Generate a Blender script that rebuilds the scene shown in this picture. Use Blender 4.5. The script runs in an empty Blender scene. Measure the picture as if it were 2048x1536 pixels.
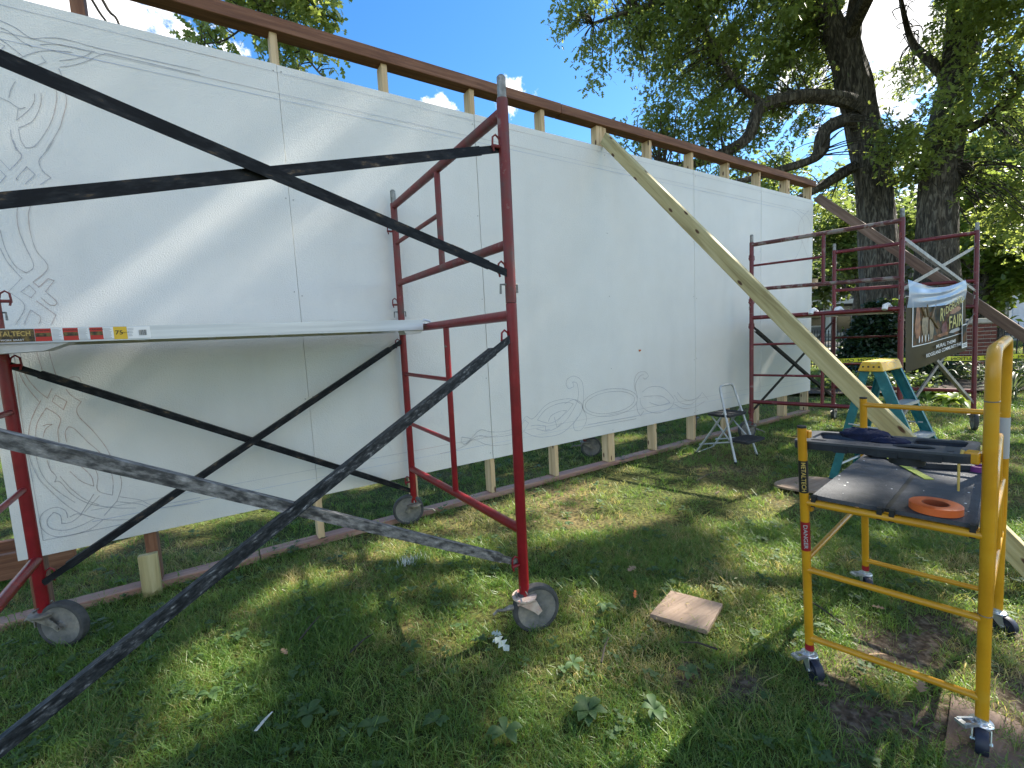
import bpy, math, random
import numpy as np
from mathutils import Vector, Matrix, Euler

# ------------------------------------------------------------------ camera, sky, sun, exposure
S = bpy.context.scene
COL = S.collection
cam_d = bpy.data.cameras.new('camera'); cam_o = bpy.data.objects.new('camera', cam_d); COL.objects.link(cam_o)
def cam_axes(a, b, c):
    f = np.array([math.sin(a)*math.cos(b), math.cos(a)*math.cos(b), -math.sin(b)])
    r = np.array([math.cos(a), -math.sin(a), 0.0]); u = np.cross(r, f)
    return r*math.cos(c)+u*math.sin(c), -r*math.sin(c)+u*math.cos(c), f
_r, _u, _f = cam_axes(0.5664, 0.1015, -0.0507)
cam_o.matrix_world = Matrix(((_r[0], _u[0], -_f[0], -0.3931), (_r[1], _u[1], -_f[1], -2.8488), (_r[2], _u[2], -_f[2], 1.1926), (0, 0, 0, 1)))
cam_d.sensor_width = 36.0; cam_d.lens = 895.0757/2048*36; cam_d.clip_start = 0.05; cam_d.clip_end = 900
S.camera = cam_o
SUN = np.array([1.0, -0.10, 0.93]); SUN /= np.linalg.norm(SUN)
EL = math.asin(SUN[2])
W = bpy.data.worlds.new('World'); S.world = W; W.use_nodes = True
nt = W.node_tree; N = nt.nodes; L = nt.links
bg = N['Background']; bg.inputs['Strength'].default_value = 0.095
sky = N.new('ShaderNodeTexSky'); sky.sky_type = 'NISHITA'; sky.sun_disc = False
sky.sun_elevation = EL; sky.sun_rotation = math.atan2(SUN[0], SUN[1]); sky.air_density = 1.0; sky.dust_density = 0.3; sky.ozone_density = 2.5
# clouds: soft white masses in fixed directions of the sky
tc = N.new('ShaderNodeTexCoord')
nz = N.new('ShaderNodeTexNoise'); nz.inputs['Scale'].default_value = 7.0; nz.inputs['Detail'].default_value = 8.0; nz.inputs['Roughness'].default_value = 0.62
L.new(tc.outputs['Generated'], nz.inputs['Vector'])
CLOUDS = [((-0.126, 0.869, 0.478), 9.0), ((-0.30, 0.82, 0.49), 10.0), ((0.03, 0.885, 0.455), 3.2), ((0.497, 0.736, 0.455), 2.4), ((0.387, 0.811, 0.432), 1.7),
          ((0.855, 0.296, 0.426), 9.0), ((0.967, 0.203, 0.156), 9.0), ((0.925, 0.376, 0.049), 10.0), ((0.80, -0.2, 0.50), 14.0),
          ((-0.6, -0.5, 0.45), 24.0), ((0.1, -0.85, 0.35), 22.0), ((-0.9, 0.1, 0.35), 12.0), ((.45, -.75, .6), 14.0), ((0.3,-0.2,0.95), 9.0)]  # unseen clouds, the wide ones enlarged to neutralise blue light on the wall
acc = None
for d, rad in CLOUDS:
    d = Vector(d).normalized()
    dp = N.new('ShaderNodeVectorMath'); dp.operation = 'DISTANCE'; L.new(tc.outputs['Generated'], dp.inputs[0]); dp.inputs[1].default_value = d
    dv = N.new('ShaderNodeMath'); dv.operation = 'DIVIDE'; L.new(dp.outputs['Value'], dv.inputs[0]); dv.inputs[1].default_value = math.radians(rad)
    if acc is None: acc = dv
    else:
        mn = N.new('ShaderNodeMath'); mn.operation = 'MINIMUM'; L.new(acc.outputs[0], mn.inputs[0]); L.new(dv.outputs[0], mn.inputs[1]); acc = mn
ns = N.new('ShaderNodeMath'); ns.operation = 'MULTIPLY_ADD'; L.new(nz.outputs['Fac'], ns.inputs[0]); ns.inputs[1].default_value = 1.9; ns.inputs[2].default_value = -0.95
sm = N.new('ShaderNodeMath'); sm.operation = 'ADD'; L.new(acc.outputs[0], sm.inputs[0]); L.new(ns.outputs[0], sm.inputs[1])
nf = N.new('ShaderNodeTexNoise'); nf.inputs['Scale'].default_value = 42.0; nf.inputs['Detail'].default_value = 6.0; nf.inputs['Roughness'].default_value = 0.6; L.new(tc.outputs['Generated'], nf.inputs['Vector'])
nfm = N.new('ShaderNodeMath'); nfm.operation = 'MULTIPLY_ADD'; L.new(nf.outputs['Fac'], nfm.inputs[0]); nfm.inputs[1].default_value = 2.4; nfm.inputs[2].default_value = -1.1
sm2 = N.new('ShaderNodeMath'); sm2.operation = 'ADD'; L.new(sm.outputs[0], sm2.inputs[0]); L.new(nfm.outputs[0], sm2.inputs[1]); sm = sm2
mr = N.new('ShaderNodeMapRange'); mr.interpolation_type = 'SMOOTHSTEP'; mr.inputs['From Min'].default_value = 1.05; mr.inputs['From Max'].default_value = 0.55; L.new(sm.outputs[0], mr.inputs['Value'])
hs = N.new('ShaderNodeHueSaturation'); hs.inputs['Saturation'].default_value = 1.30; hs.inputs['Value'].default_value = 1.0; L.new(sky.outputs[0], hs.inputs['Color'])
mx = N.new('ShaderNodeMix'); mx.data_type = 'RGBA'; L.new(mr.outputs[0], mx.inputs['Factor']); L.new(hs.outputs[0], mx.inputs['A']); mx.inputs['B'].default_value = (6.6, 6.6, 6.6, 1)
L.new(mx.outputs['Result'], bg.inputs['Color'])

sl = bpy.data.lights.new('sun', 'SUN'); sl.energy = 5.0; sl.angle = math.radians(0.42); sl.color = (1.0, 0.94, 0.84)
so = bpy.data.objects.new('sun', sl); COL.objects.link(so)
so.rotation_euler = Vector(SUN).to_track_quat('Z', 'Y').to_euler(); so.location = (20, -2, 25)
S.view_settings.view_transform = 'Standard'; S.view_settings.look = 'None'; S.view_settings.gamma = 1.0; S.view_settings.use_curve_mapping = False
S.view_settings.exposure = 1.60
S.render.engine = 'CYCLES'
S.cycles.max_bounces = 8; S.cycles.transparent_max_bounces = 12; S.cycles.sample_clamp_indirect = 6.0

rng = np.random.default_rng(7); random.seed(7)

# ------------------------------------------------------------------ materials
def ramp(n, stops):
    cr = n.color_ramp
    while len(cr.elements) > 1: cr.elements.remove(cr.elements[-1])
    cr.elements[0].position = stops[0][0]; cr.elements[0].color = (*stops[0][1], 1)
    for p, c in stops[1:]:
        e = cr.elements.new(p); e.color = (*c, 1)
def mat(name, col=(.5, .5, .5), rough=.6, metal=0.0, stops=None, scale=8.0, stretch=(1, 1, 1), detail=5.0, bump=0.0, bscale=None, coord='Object', spec=0.5, dist=0.0, rrough=None):
    m = bpy.data.materials.new(name); m.use_nodes = True
    t = m.node_tree; p = t.nodes['Principled BSDF']
    p.inputs['Base Color'].default_value = (*col, 1); p.inputs['Roughness'].default_value = rough; p.inputs['Metallic'].default_value = metal
    p.inputs['Specular IOR Level'].default_value = spec
    tc = t.nodes.new('ShaderNodeTexCoord'); mp = t.nodes.new('ShaderNodeMapping'); mp.inputs['Scale'].default_value = stretch
    t.links.new(tc.outputs[coord], mp.inputs[0])
    if stops:
        nz = t.nodes.new('ShaderNodeTexNoise'); nz.inputs['Scale'].default_value = scale; nz.inputs['Detail'].default_value = detail; nz.inputs['Distortion'].default_value = dist
        nz.inputs['Roughness'].default_value = 0.6
        t.links.new(mp.outputs[0], nz.inputs['Vector'])
        r = t.nodes.new('ShaderNodeValToRGB'); ramp(r, stops); t.links.new(nz.outputs['Fac'], r.inputs[0]); t.links.new(r.outputs[0], p.inputs['Base Color'])
        if rrough:
            q = t.nodes.new('ShaderNodeMapRange'); q.inputs['To Min'].default_value = rrough[0]; q.inputs['To Max'].default_value = rrough[1]; q.inputs['From Min'].default_value = .3; q.inputs['From Max'].default_value = .7
            t.links.new(nz.outputs['Fac'], q.inputs['Value']); t.links.new(q.outputs[0], p.inputs['Roughness'])
    if bump:
        b = t.nodes.new('ShaderNodeBump'); b.inputs['Strength'].default_value = bump; b.inputs['Distance'].default_value = 0.01
        n2 = t.nodes.new('ShaderNodeTexNoise'); n2.inputs['Scale'].default_value = bscale or scale; n2.inputs['Detail'].default_value = 6
        t.links.new(mp.outputs[0], n2.inputs['Vector']); t.links.new(n2.outputs['Fac'], b.inputs['Height']); t.links.new(b.outputs[0], p.inputs['Normal'])
    return m
def wood(name, c1, c2, c3, rough=.75, knots=False, gs=1.0):
    """lumber with its grain along the object's local x"""
    m = mat(name, rough=rough, stops=[(.3, c1), (.5, c2), (.68, c3)], scale=6*gs, stretch=(.35, 6, 6), detail=8, bump=.25, bscale=14, dist=.6)
    if knots:
        t = m.node_tree; p = t.nodes['Principled BSDF']; src = p.inputs['Base Color'].links[0].from_socket
        tc = t.nodes.new('ShaderNodeTexCoord'); sp = t.nodes.new('ShaderNodeSeparateXYZ'); ad = t.nodes.new('ShaderNodeMath'); ad.operation = 'ADD'; cb = t.nodes.new('ShaderNodeCombineXYZ')
        t.links.new(tc.outputs['Object'], sp.inputs[0]); t.links.new(sp.outputs['Y'], ad.inputs[0]); t.links.new(sp.outputs['Z'], ad.inputs[1]); t.links.new(sp.outputs['X'], cb.inputs['X']); t.links.new(ad.outputs[0], cb.inputs['Y'])
        mp = t.nodes.new('ShaderNodeMapping'); mp.inputs['Scale'].default_value = (3.4, 8.5, 1); t.links.new(cb.outputs[0], mp.inputs[0])
        v = t.nodes.new('ShaderNodeTexVoronoi'); v.voronoi_dimensions = '2D'; v.inputs['Scale'].default_value = 1.0; v.inputs['Randomness'].default_value = 1; t.links.new(mp.outputs[0], v.inputs['Vector'])
        mr = t.nodes.new('ShaderNodeMapRange'); mr.interpolation_type = 'SMOOTHSTEP'; mr.inputs['From Min'].default_value = .05; mr.inputs['From Max'].default_value = .10; mr.inputs['To Min'].default_value = 1; mr.inputs['To Max'].default_value = 0
        t.links.new(v.outputs['Distance'], mr.inputs['Value'])
        mx = t.nodes.new('ShaderNodeMix'); mx.data_type = 'RGBA'; t.links.new(mr.outputs[0], mx.inputs['Factor']); t.links.new(src, mx.inputs['A']); mx.inputs['B'].default_value = (.10, .045, .02, 1)
        t.links.new(mx.outputs['Result'], p.inputs['Base Color'])
    return m
def leafmat(name, c1, c2, trans, mixf=.38, scale=1.2, rough=.45):
    m = bpy.data.materials.new(name); m.use_nodes = True; t = m.node_tree; n = t.nodes; l = t.links
    p = n['Principled BSDF']; out = n['Material Output']; p.inputs['Roughness'].default_value = rough; p.inputs['Specular IOR Level'].default_value = .5
    tc = n.new('ShaderNodeTexCoord'); nz = n.new('ShaderNodeTexNoise'); nz.inputs['Scale'].default_value = scale; nz.inputs['Detail'].default_value = 5
    l.new(tc.outputs['Object'], nz.inputs['Vector'])
    r = n.new('ShaderNodeValToRGB'); ramp(r, [(.35, c1), (.65, c2)]); l.new(nz.outputs['Fac'], r.inputs[0]); l.new(r.outputs[0], p.inputs['Base Color'])
    tr = n.new('ShaderNodeBsdfTranslucent'); tr.inputs['Color'].default_value = (*trans, 1)
    ms = n.new('ShaderNodeMixShader'); ms.inputs[0].default_value = mixf; l.new(p.outputs[0], ms.inputs[1]); l.new(tr.outputs[0], ms.inputs[2]); l.new(ms.outputs[0], out.inputs['Surface'])
    return m

M = {}
M['panel'] = mat('white_primer', rough=.42, stops=[(.3, (.715, .70, .645)), (.7, (.775, .76, .705))], scale=2.2, bump=.30, bscale=170, spec=.35)
def stains():
    t = M['panel'].node_tree; p = t.nodes['Principled BSDF']; src = p.inputs['Base Color'].links[0].from_socket
    tc = t.nodes.new('ShaderNodeTexCoord'); mp = t.nodes.new('ShaderNodeMapping'); mp.inputs['Scale'].default_value = (2.2, 1, .35)
    nz = t.nodes.new('ShaderNodeTexNoise'); nz.inputs['Scale'].default_value = 1.6; nz.inputs['Detail'].default_value = 6
    t.links.new(tc.outputs['Object'], mp.inputs[0]); t.links.new(mp.outputs[0], nz.inputs['Vector'])
    mr = t.nodes.new('ShaderNodeMapRange'); mr.inputs['From Min'].default_value = .55; mr.inputs['From Max'].default_value = .8; mr.inputs['To Max'].default_value = .35
    t.links.new(nz.outputs['Fac'], mr.inputs['Value'])
    mx = t.nodes.new('ShaderNodeMix'); mx.data_type = 'RGBA'; t.links.new(mr.outputs[0], mx.inputs['Factor']); t.links.new(src, mx.inputs['A']); mx.inputs['B'].default_value = (.61, .595, .545, 1)
    t.links.new(mx.outputs['Result'], p.inputs['Base Color'])
stains()
M['panel_edge'] = mat('panel_edge_wood', rough=.8, stops=[(.3, (.55, .45, .30)), (.7, (.68, .58, .42))], scale=20)
M['pencil'] = mat('pencil_mark', rough=.9, stops=[(.40, (.44, .46, .52)), (.55, (.47, .46, .45)), (.66, (.54, .39, .33))], scale=1.6, coord='Object')
M['pencil_blue'] = mat('blue_chalk', rough=.9, stops=[(.4, (.38, .44, .60)), (.6, (.50, .54, .62))], scale=3)
M['pine'] = wood('fresh_pine', (.42, .27, .13), (.59, .42, .23), (.69, .52, .31), knots=True)
M['treated'] = wood('pressure_treated_pine', (.30, .235, .10), (.47, .39, .185), (.58, .50, .27), knots=True, gs=.8)
M['brown_wood'] = wood('brown_stained_lumber', (.105, .042, .022), (.185, .078, .038), (.27, .13, .07))
M['grey_wood'] = wood('weathered_brown_lumber', (.11, .065, .042), (.17, .105, .07), (.25, .165, .12))
M['pink_wood'] = wood('reddish_sill_plate', (.26, .14, .10), (.36, .20, .145), (.45, .29, .21))
M['plain_board'] = wood('weathered_plywood', (.20, .135, .09), (.28, .195, .135), (.36, .26, .185))
M['red_new'] = mat('glossy_red_paint', rough=.34, spec=.4, stops=[(.35, (.17, .006, .010)), (.64, (.235, .008, .014)), (.69, (.22, .02, .02)), (.72, (.17, .13, .11))], scale=16, detail=9, bump=.06, bscale=60)
M['red_old'] = mat('worn_red_paint', rough=.5, stops=[(.30, (.085, .05, .04)), (.45, (.15, .028, .022)), (.62, (.19, .022, .02)), (.74, (.30, .25, .21))], scale=11, detail=8, bump=.1, bscale=50, rrough=(.4, .65))
M['red_mid'] = mat('dull_red_paint', rough=.4, stops=[(.3, (.10, .018, .018)), (.6, (.16, .012, .016)), (.76, (.26, .2, .18))], scale=14, detail=7, bump=.06, bscale=60)
M['galv'] = mat('galvanised_pin', rough=.5, metal=.6, stops=[(.35, (.14, .14, .12)), (.6, (.32, .32, .30)), (.7, (.18, .09, .05))], scale=25, detail=7)
M['rail_grey'] = mat('scuffed_rail', rough=.5, stops=[(.3, (.055, .035, .03)), (.5, (.13, .035, .03)), (.6, (.24, .2, .17))], scale=16, stretch=(1, 1, 1), detail=8)
M['brace_black'] = mat('black_angle_iron', spec=.10, rough=.5, stops=[(.46, (.012, .013, .015)), (.60, (.026, .028, .030)), (.66, (.085, .060, .04)), (.74, (.20, .18, .15))], scale=22, stretch=(.8, 2.2, 2.2), detail=9, bump=.15, bscale=40)
M['brace_cement'] = mat('cement_spattered_angle_iron', rough=.6, stops=[(.32, (.02, .02, .022)), (.43, (.06, .058, .055)), (.50, (.13, .125, .118)), (.60, (.22, .21, .195)), (.68, (.36, .34, .32)), (.76, (.12, .08, .04))], scale=34, stretch=(.8, 2.0, 2.0), detail=10, bump=.3, bscale=40)
M['brace_mix'] = mat('speckled_angle_iron', rough=.5, spec=.2, stops=[(.40, (.010, .012, .014)), (.54, (.030, .034, .037)), (.63, (.085, .088, .09)), (.71, (.30, .30, .295))], scale=75, stretch=(.6, 1.6, 1.6), detail=12, bump=.25, bscale=40)
M['brace_galv'] = mat('grey_galvanised_brace', rough=.5, metal=.2, stops=[(.35, (.20, .18, .16)), (.65, (.36, .34, .31))], scale=18, detail=7)
M['dirty_steel'] = mat('muddy_steel', rough=.6, metal=.3, stops=[(.3, (.10, .09, .075)), (.5, (.22, .20, .165)), (.68, (.34, .31, .26))], scale=22, detail=8, bump=.2, bscale=70)
M['pink_steel'] = mat('overspray_steel', rough=.6, stops=[(.35, (.45, .30, .24)), (.6, (.56, .46, .38)), (.7, (.40, .10, .09))], scale=30, detail=6)
M['rubber'] = mat('grey_rubber', rough=.8, stops=[(.3, (.025, .026, .028)), (.7, (.085, .085, .08))], scale=20, detail=6, bump=.1)
M['wheel_disc'] = mat('muddy_wheel_disc', rough=.75, stops=[(.3, (.075, .08, .075)), (.5, (.16, .155, .14)), (.66, (.24, .22, .185)), (.75, (.33, .30, .25))], scale=16, detail=9, bump=.3, bscale=50)
M['alu'] = mat('extruded_aluminium', rough=.38, metal=.55, stops=[(.3, (.48, .50, .52)), (.7, (.66, .68, .70))], scale=6, stretch=(.3, 8, 8), detail=5)
M['alu_mid'] = mat('aluminium_deck', rough=.5, metal=.4, stops=[(.3, (.46, .46, .44)), (.7, (.6, .6, .58))], scale=10)
M['white'] = mat('white_print', (.80, .80, .78), .5)
M['black'] = mat('black_print', (.012, .012, .012), .5)
M['red'] = mat('red_print', (.52, .035, .02), .5)
M['yellow_print'] = mat('yellow_print', (.72, .46, .03), .5)
M['gold'] = mat('gold_print', (.55, .38, .10), .5)
M['gold_dark'] = mat('dark_gold_print', rough=.5, stops=[(.4, (.03, .022, .01)), (.62, (.20, .13, .03))], scale=60)
M['grey_print'] = mat('grey_print', (.42, .42, .41), .6)
M['yellow'] = mat('yellow_powder_coat', rough=.33, stops=[(.3, (.52, .235, .010)), (.55, (.62, .30, .013)), (.74, (.60, .33, .03)), (.80, (.35, .17, .05))], scale=9, detail=9, bump=.03, bscale=80)
M['red_band'] = mat('red_sticker', rough=.4, stops=[(.45, (.30, .012, .02)), (.7, (.36, .02, .025))], scale=40)
M['zinc'] = mat('bright_zinc', rough=.3, metal=.8, stops=[(.3, (.55, .57, .58)), (.7, (.72, .74, .75))], scale=30)
M['navy_wheel'] = mat('navy_wheel', rough=.5, stops=[(.3, (.010, .013, .026)), (.7, (.022, .026, .045))], scale=30)
M['deck_grey'] = mat('dark_phenolic_board', rough=.62, stops=[(.3, (.040, .043, .050)), (.55, (.060, .064, .072)), (.70, (.085, .088, .095))], scale=30, detail=9, bump=.35, bscale=220, spec=.4)
M['plastic'] = mat('black_plastic', spec=.25, rough=.55, stops=[(.35, (.016, .018, .022)), (.7, (.034, .037, .043))], scale=18, detail=8, bump=.05, bscale=120)
M['plastic_flat'] = mat('scuffed_black_plastic', rough=.5, stops=[(.35, (.028, .032, .040)), (.62, (.05, .055, .065)), (.78, (.16, .17, .18))], scale=14, detail=9)
M['navy'] = mat('navy_cloth', rough=.95, stops=[(.3, (.003, .005, .022)), (.7, (.008, .013, .048))], scale=30, bump=.5, bscale=60)
M['orange'] = mat('orange_tape', rough=.45, stops=[(.3, (.68, .12, .025)), (.7, (.76, .17, .035))], scale=12)
M['orange_dark'] = mat('tape_core', (.30, .06, .015), .7)
M['purple'] = mat('purple_tape', (.16, .025, .16), .4)
M['lime'] = mat('lime_ruler', rough=.45, stops=[(.3, (.46, .50, .07)), (.7, (.56, .60, .12))], scale=30)
M['teal'] = mat('teal_fibreglass', rough=.45, stops=[(.3, (.006, .105, .115)), (.55, (.010, .15, .16)), (.69, (.05, .22, .22)), (.78, (.35, .42, .40))], scale=16, detail=9, bump=.05, bscale=60)
M['ladder_yellow'] = mat('yellow_ladder_cap', rough=.5, stops=[(.3, (.62, .33, .02)), (.58, (.72, .43, .03)), (.72, (.72, .55, .25)), (.78, (.25, .10, .05))], scale=16, detail=8)
M['grey_tube'] = mat('grey_enamel_tube', rough=.4, metal=.3, stops=[(.3, (.36, .37, .36)), (.7, (.5, .51, .5))], scale=20)
M['tread'] = mat('black_rubber_tread', rough=.8, stops=[(.3, (.012, .012, .013)), (.7, (.03, .03, .032))], scale=40, bump=.4, bscale=150)
M['tape'] = mat('caution_tape', rough=.4, stops=[(.3, (.62, .60, .02)), (.7, (.74, .74, .05))], scale=4)
M['banner'] = mat('brown_vinyl', spec=.15, rough=.6, stops=[(.3, (.045, .032, .014)), (.7, (.075, .057, .023))], scale=2.5)
M['picture'] = mat('printed_picture', spec=.15, rough=.6, stops=[(.30, (.012, .018, .018)), (.44, (.03, .035, .03)), (.52, (.075, .055, .03)), (.60, (.17, .075, .03)), (.66, (.05, .06, .05))], scale=7, detail=6)
M['figure1'] = mat('printed_tan', rough=.5, stops=[(.4, (.10, .07, .035)), (.6, (.24, .17, .09))], scale=14)
M['figure2'] = mat('printed_rust', rough=.5, stops=[(.4, (.16, .045, .015)), (.6, (.32, .12, .04))], scale=14)
M['figure3'] = mat('printed_plum', rough=.5, stops=[(.4, (.09, .025, .035)), (.6, (.20, .05, .06))], scale=14)
M['paleyellow'] = mat('pale_yellow_print', (.42, .38, .085), .5)
M['brick'] = mat('red_brick', rough=.85, stops=[(.3, (.085, .026, .018)), (.55, (.14, .042, .028)), (.72, (.19, .075, .05))], scale=14, detail=7, bump=.4, bscale=60)
M['brick2'] = mat('dark_red_brick', rough=.85, stops=[(.3, (.06, .020, .016)), (.7, (.12, .036, .026))], scale=14, detail=7, bump=.4, bscale=60)
M['mortar'] = mat('pale_mortar', rough=.9, stops=[(.3, (.30, .27, .23)), (.7, (.42, .38, .33))], scale=30, bump=.4)
M['stone'] = mat('limestone_cap', rough=.85, stops=[(.3, (.33, .31, .26)), (.7, (.46, .43, .37))], scale=16, bump=.3)
M['iron'] = mat('black_wrought_iron', (.012, .012, .013), .5)
M['bark'] = mat('oak_bark', rough=.95, stops=[(.36, (.016, .013, .010)), (.5, (.060, .050, .039)), (.64, (.16, .14, .112))], scale=4.2, stretch=(3.6, 3.6, .75), detail=10, bump=1.0, bscale=4.2, dist=1.2)
M['bark'].node_tree.nodes['Bump'].inputs['Distance'].default_value = .06
M['twig'] = mat('dark_twig_bark', rough=.95, stops=[(.3, (.022, .018, .013)), (.7, (.06, .05, .038))], scale=20)
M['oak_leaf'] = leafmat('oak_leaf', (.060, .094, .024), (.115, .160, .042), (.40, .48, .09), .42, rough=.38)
M['oak_leaf_light'] = leafmat('paler_oak_leaf', (.070, .108, .028), (.13, .175, .05), (.46, .54, .11), .45, rough=.38)  # slightly paler leaf colours for the second oak
M['far_leaf'] = leafmat('distant_leaf', (.045, .078, .024), (.085, .13, .038), (.28, .36, .08), .45, scale=.8)
M['yew_leaf'] = leafmat('yew_needles', (.010, .026, .010), (.022, .045, .014), (.05, .09, .02), .2)
M['hosta_leaf'] = leafmat('hosta_leaf', (.045, .10, .022), (.08, .15, .035), (.24, .36, .06), .35, scale=6)
M['lime_leaf'] = leafmat('lime_green_leaf', (.10, .17, .025), (.17, .25, .04), (.38, .48, .07), .4, scale=6)
M['frond_leaf'] = leafmat('pale_frond', (.06, .085, .04), (.10, .13, .065), (.16, .21, .08), .3, scale=6)
M['weed_leaf'] = leafmat('weed_leaf', (.038, .085, .022), (.070, .125, .038), (.15, .24, .05), .25, scale=14, rough=.65)
M['pale_leaf'] = mat('pale_leaf_underside', rough=.8, stops=[(.3, (.28, .33, .27)), (.7, (.42, .47, .41))], scale=30)
M['dry_leaf'] = mat('dry_brown_leaf', rough=.8, stops=[(.3, (.20, .12, .065)), (.7, (.36, .25, .15))], scale=30)
M['orange_leaf'] = mat('orange_fallen_leaf', (.50, .13, .03), .7)
M['paper'] = mat('torn_paper', rough=.8, stops=[(.4, (.55, .52, .45)), (.6, (.7, .68, .6))], scale=20)
M['siding'] = mat('grey_lap_siding', rough=.8, stops=[(.3, (.20, .21, .215)), (.7, (.25, .26, .265))], scale=5)
M['siding_w'] = mat('white_lap_siding', rough=.8, stops=[(.3, (.62, .63, .62)), (.7, (.70, .71, .70))], scale=5)
M['siding_b'] = mat('beige_stucco', rough=.85, stops=[(.3, (.38, .36, .31)), (.7, (.46, .44, .385))], scale=5)
M['trim'] = mat('white_trim', (.74, .74, .72), .6)
M['roof'] = mat('asphalt_shingle', rough=.95, stops=[(.3, (.07, .065, .06)), (.7, (.15, .14, .13))], scale=30, detail=6, bump=.4)
M['roof_b'] = mat('brown_shingle', rough=.95, stops=[(.3, (.10, .075, .06)), (.7, (.18, .14, .115))], scale=30, detail=6, bump=.4)
M['glass'] = mat('window_glass', (.02, .025, .03), .08, spec=.7)
M['door'] = mat('pale_blue_door', rough=.6, stops=[(.3, (.48, .54, .62)), (.7, (.56, .62, .70))], scale=4)
M['asphalt'] = mat('asphalt', rough=.95, stops=[(.3, (.045, .045, .045)), (.7, (.075, .075, .072))], scale=40, bump=.3)
M['concrete'] = mat('pale_concrete', rough=.9, stops=[(.3, (.36, .345, .32)), (.7, (.48, .465, .44))], scale=6, detail=8, bump=.2)
M['mulch'] = mat('bark_mulch', rough=1, stops=[(.3, (.020, .013, .009)), (.55, (.050, .034, .024)), (.7, (.12, .09, .065))], scale=40, detail=8, bump=1.0, bscale=40)
M['wire'] = mat('power_wire', (.02, .02, .02), .6)

def ground_mat():
    m = bpy.data.materials.new('lawn_soil'); m.use_nodes = True; t = m.node_tree; n = t.nodes; l = t.links; p = n['Principled BSDF']; p.inputs['Roughness'].default_value = 1; p.inputs['Specular IOR Level'].default_value = .1
    tc = n.new('ShaderNodeTexCoord')
    a = n.new('ShaderNodeTexNoise'); a.inputs['Scale'].default_value = .9; a.inputs['Detail'].default_value = 6; l.new(tc.outputs['Object'], a.inputs['Vector'])
    b = n.new('ShaderNodeTexNoise'); b.inputs['Scale'].default_value = 45; b.inputs['Detail'].default_value = 8; l.new(tc.outputs['Object'], b.inputs['Vector'])
    r1 = n.new('ShaderNodeValToRGB'); ramp(r1, [(.35, (.052, .074, .022)), (.52, (.088, .094, .034)), (.68, (.16, .128, .070))]); l.new(a.outputs['Fac'], r1.inputs[0])
    r2 = n.new('ShaderNodeValToRGB'); ramp(r2, [(.35, (.35, .32, .25)), (.5, (.85, .85, .8)), (.7, (1.5, 1.35, 1.0))]); l.new(b.outputs['Fac'], r2.inputs[0])
    mm = n.new('ShaderNodeMix'); mm.data_type = 'RGBA'; mm.blend_type = 'MULTIPLY'; mm.inputs['Factor'].default_value = 1; l.new(r1.outputs[0], mm.inputs['A']); l.new(r2.outputs[0], mm.inputs['B'])
    at = n.new('ShaderNodeAttribute'); at.attribute_name = 'dirt'
    r3 = n.new('ShaderNodeValToRGB'); ramp(r3, [(.35, (.055, .040, .028)), (.5, (.105, .078, .056)), (.66, (.19, .15, .115))]); l.new(b.outputs['Fac'], r3.inputs[0])
    mx = n.new('ShaderNodeMix'); mx.data_type = 'RGBA'; l.new(at.outputs['Fac'], mx.inputs['Factor']); l.new(mm.outputs['Result'], mx.inputs['A']); l.new(r3.outputs[0], mx.inputs['B'])
    l.new(mx.outputs['Result'], p.inputs['Base Color'])
    bp = n.new('ShaderNodeBump'); bp.inputs['Strength'].default_value = .6; bp.inputs['Distance'].default_value = .02; l.new(b.outputs['Fac'], bp.inputs['Height']); l.new(bp.outputs[0], p.inputs['Normal'])
    return m
M['ground'] = ground_mat()
def grass_mat():
    m = bpy.data.materials.new('grass_blade'); m.use_nodes = True; t = m.node_tree; n = t.nodes; l = t.links; p = n['Principled BSDF']; out = n['Material Output']
    p.inputs['Roughness'].default_value = .40; p.inputs['Specular IOR Level'].default_value = .5
    g = n.new('ShaderNodeNewGeometry'); nz = n.new('ShaderNodeTexNoise'); nz.inputs['Scale'].default_value = 1.5; nz.inputs['Detail'].default_value = 4; l.new(g.outputs['Position'], nz.inputs['Vector'])
    oi = n.new('ShaderNodeObjectInfo')
    ad = n.new('ShaderNodeMath'); ad.operation = 'MULTIPLY_ADD'; l.new(oi.outputs['Random'], ad.inputs[0]); ad.inputs[1].default_value = .42; l.new(nz.outputs['Fac'], ad.inputs[2])
    r = n.new('ShaderNodeValToRGB'); ramp(r, [(.41, (.062, .132, .023)), (.59, (.104, .196, .036)), (.78, (.158, .240, .055)), (.92, (.26, .25, .10)), (1.0, (.40, .34, .19))]); l.new(ad.outputs[0], r.inputs[0])
    l.new(r.outputs[0], p.inputs['Base Color'])
    tr = n.new('ShaderNodeBsdfTranslucent'); sc = n.new('ShaderNodeMix'); sc.data_type = 'RGBA'; sc.blend_type = 'MULTIPLY'; sc.inputs['Factor'].default_value = 1; l.new(r.outputs[0], sc.inputs['A']); sc.inputs['B'].default_value = (2.3, 2.1, 1.4, 1)
    l.new(sc.outputs['Result'], tr.inputs['Color'])
    ms = n.new('ShaderNodeMixShader'); ms.inputs[0].default_value = .42; l.new(p.outputs[0], ms.inputs[1]); l.new(tr.outputs[0], ms.inputs[2]); l.new(ms.outputs[0], out.inputs['Surface'])
    return m
M['grass'] = grass_mat()
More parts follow.
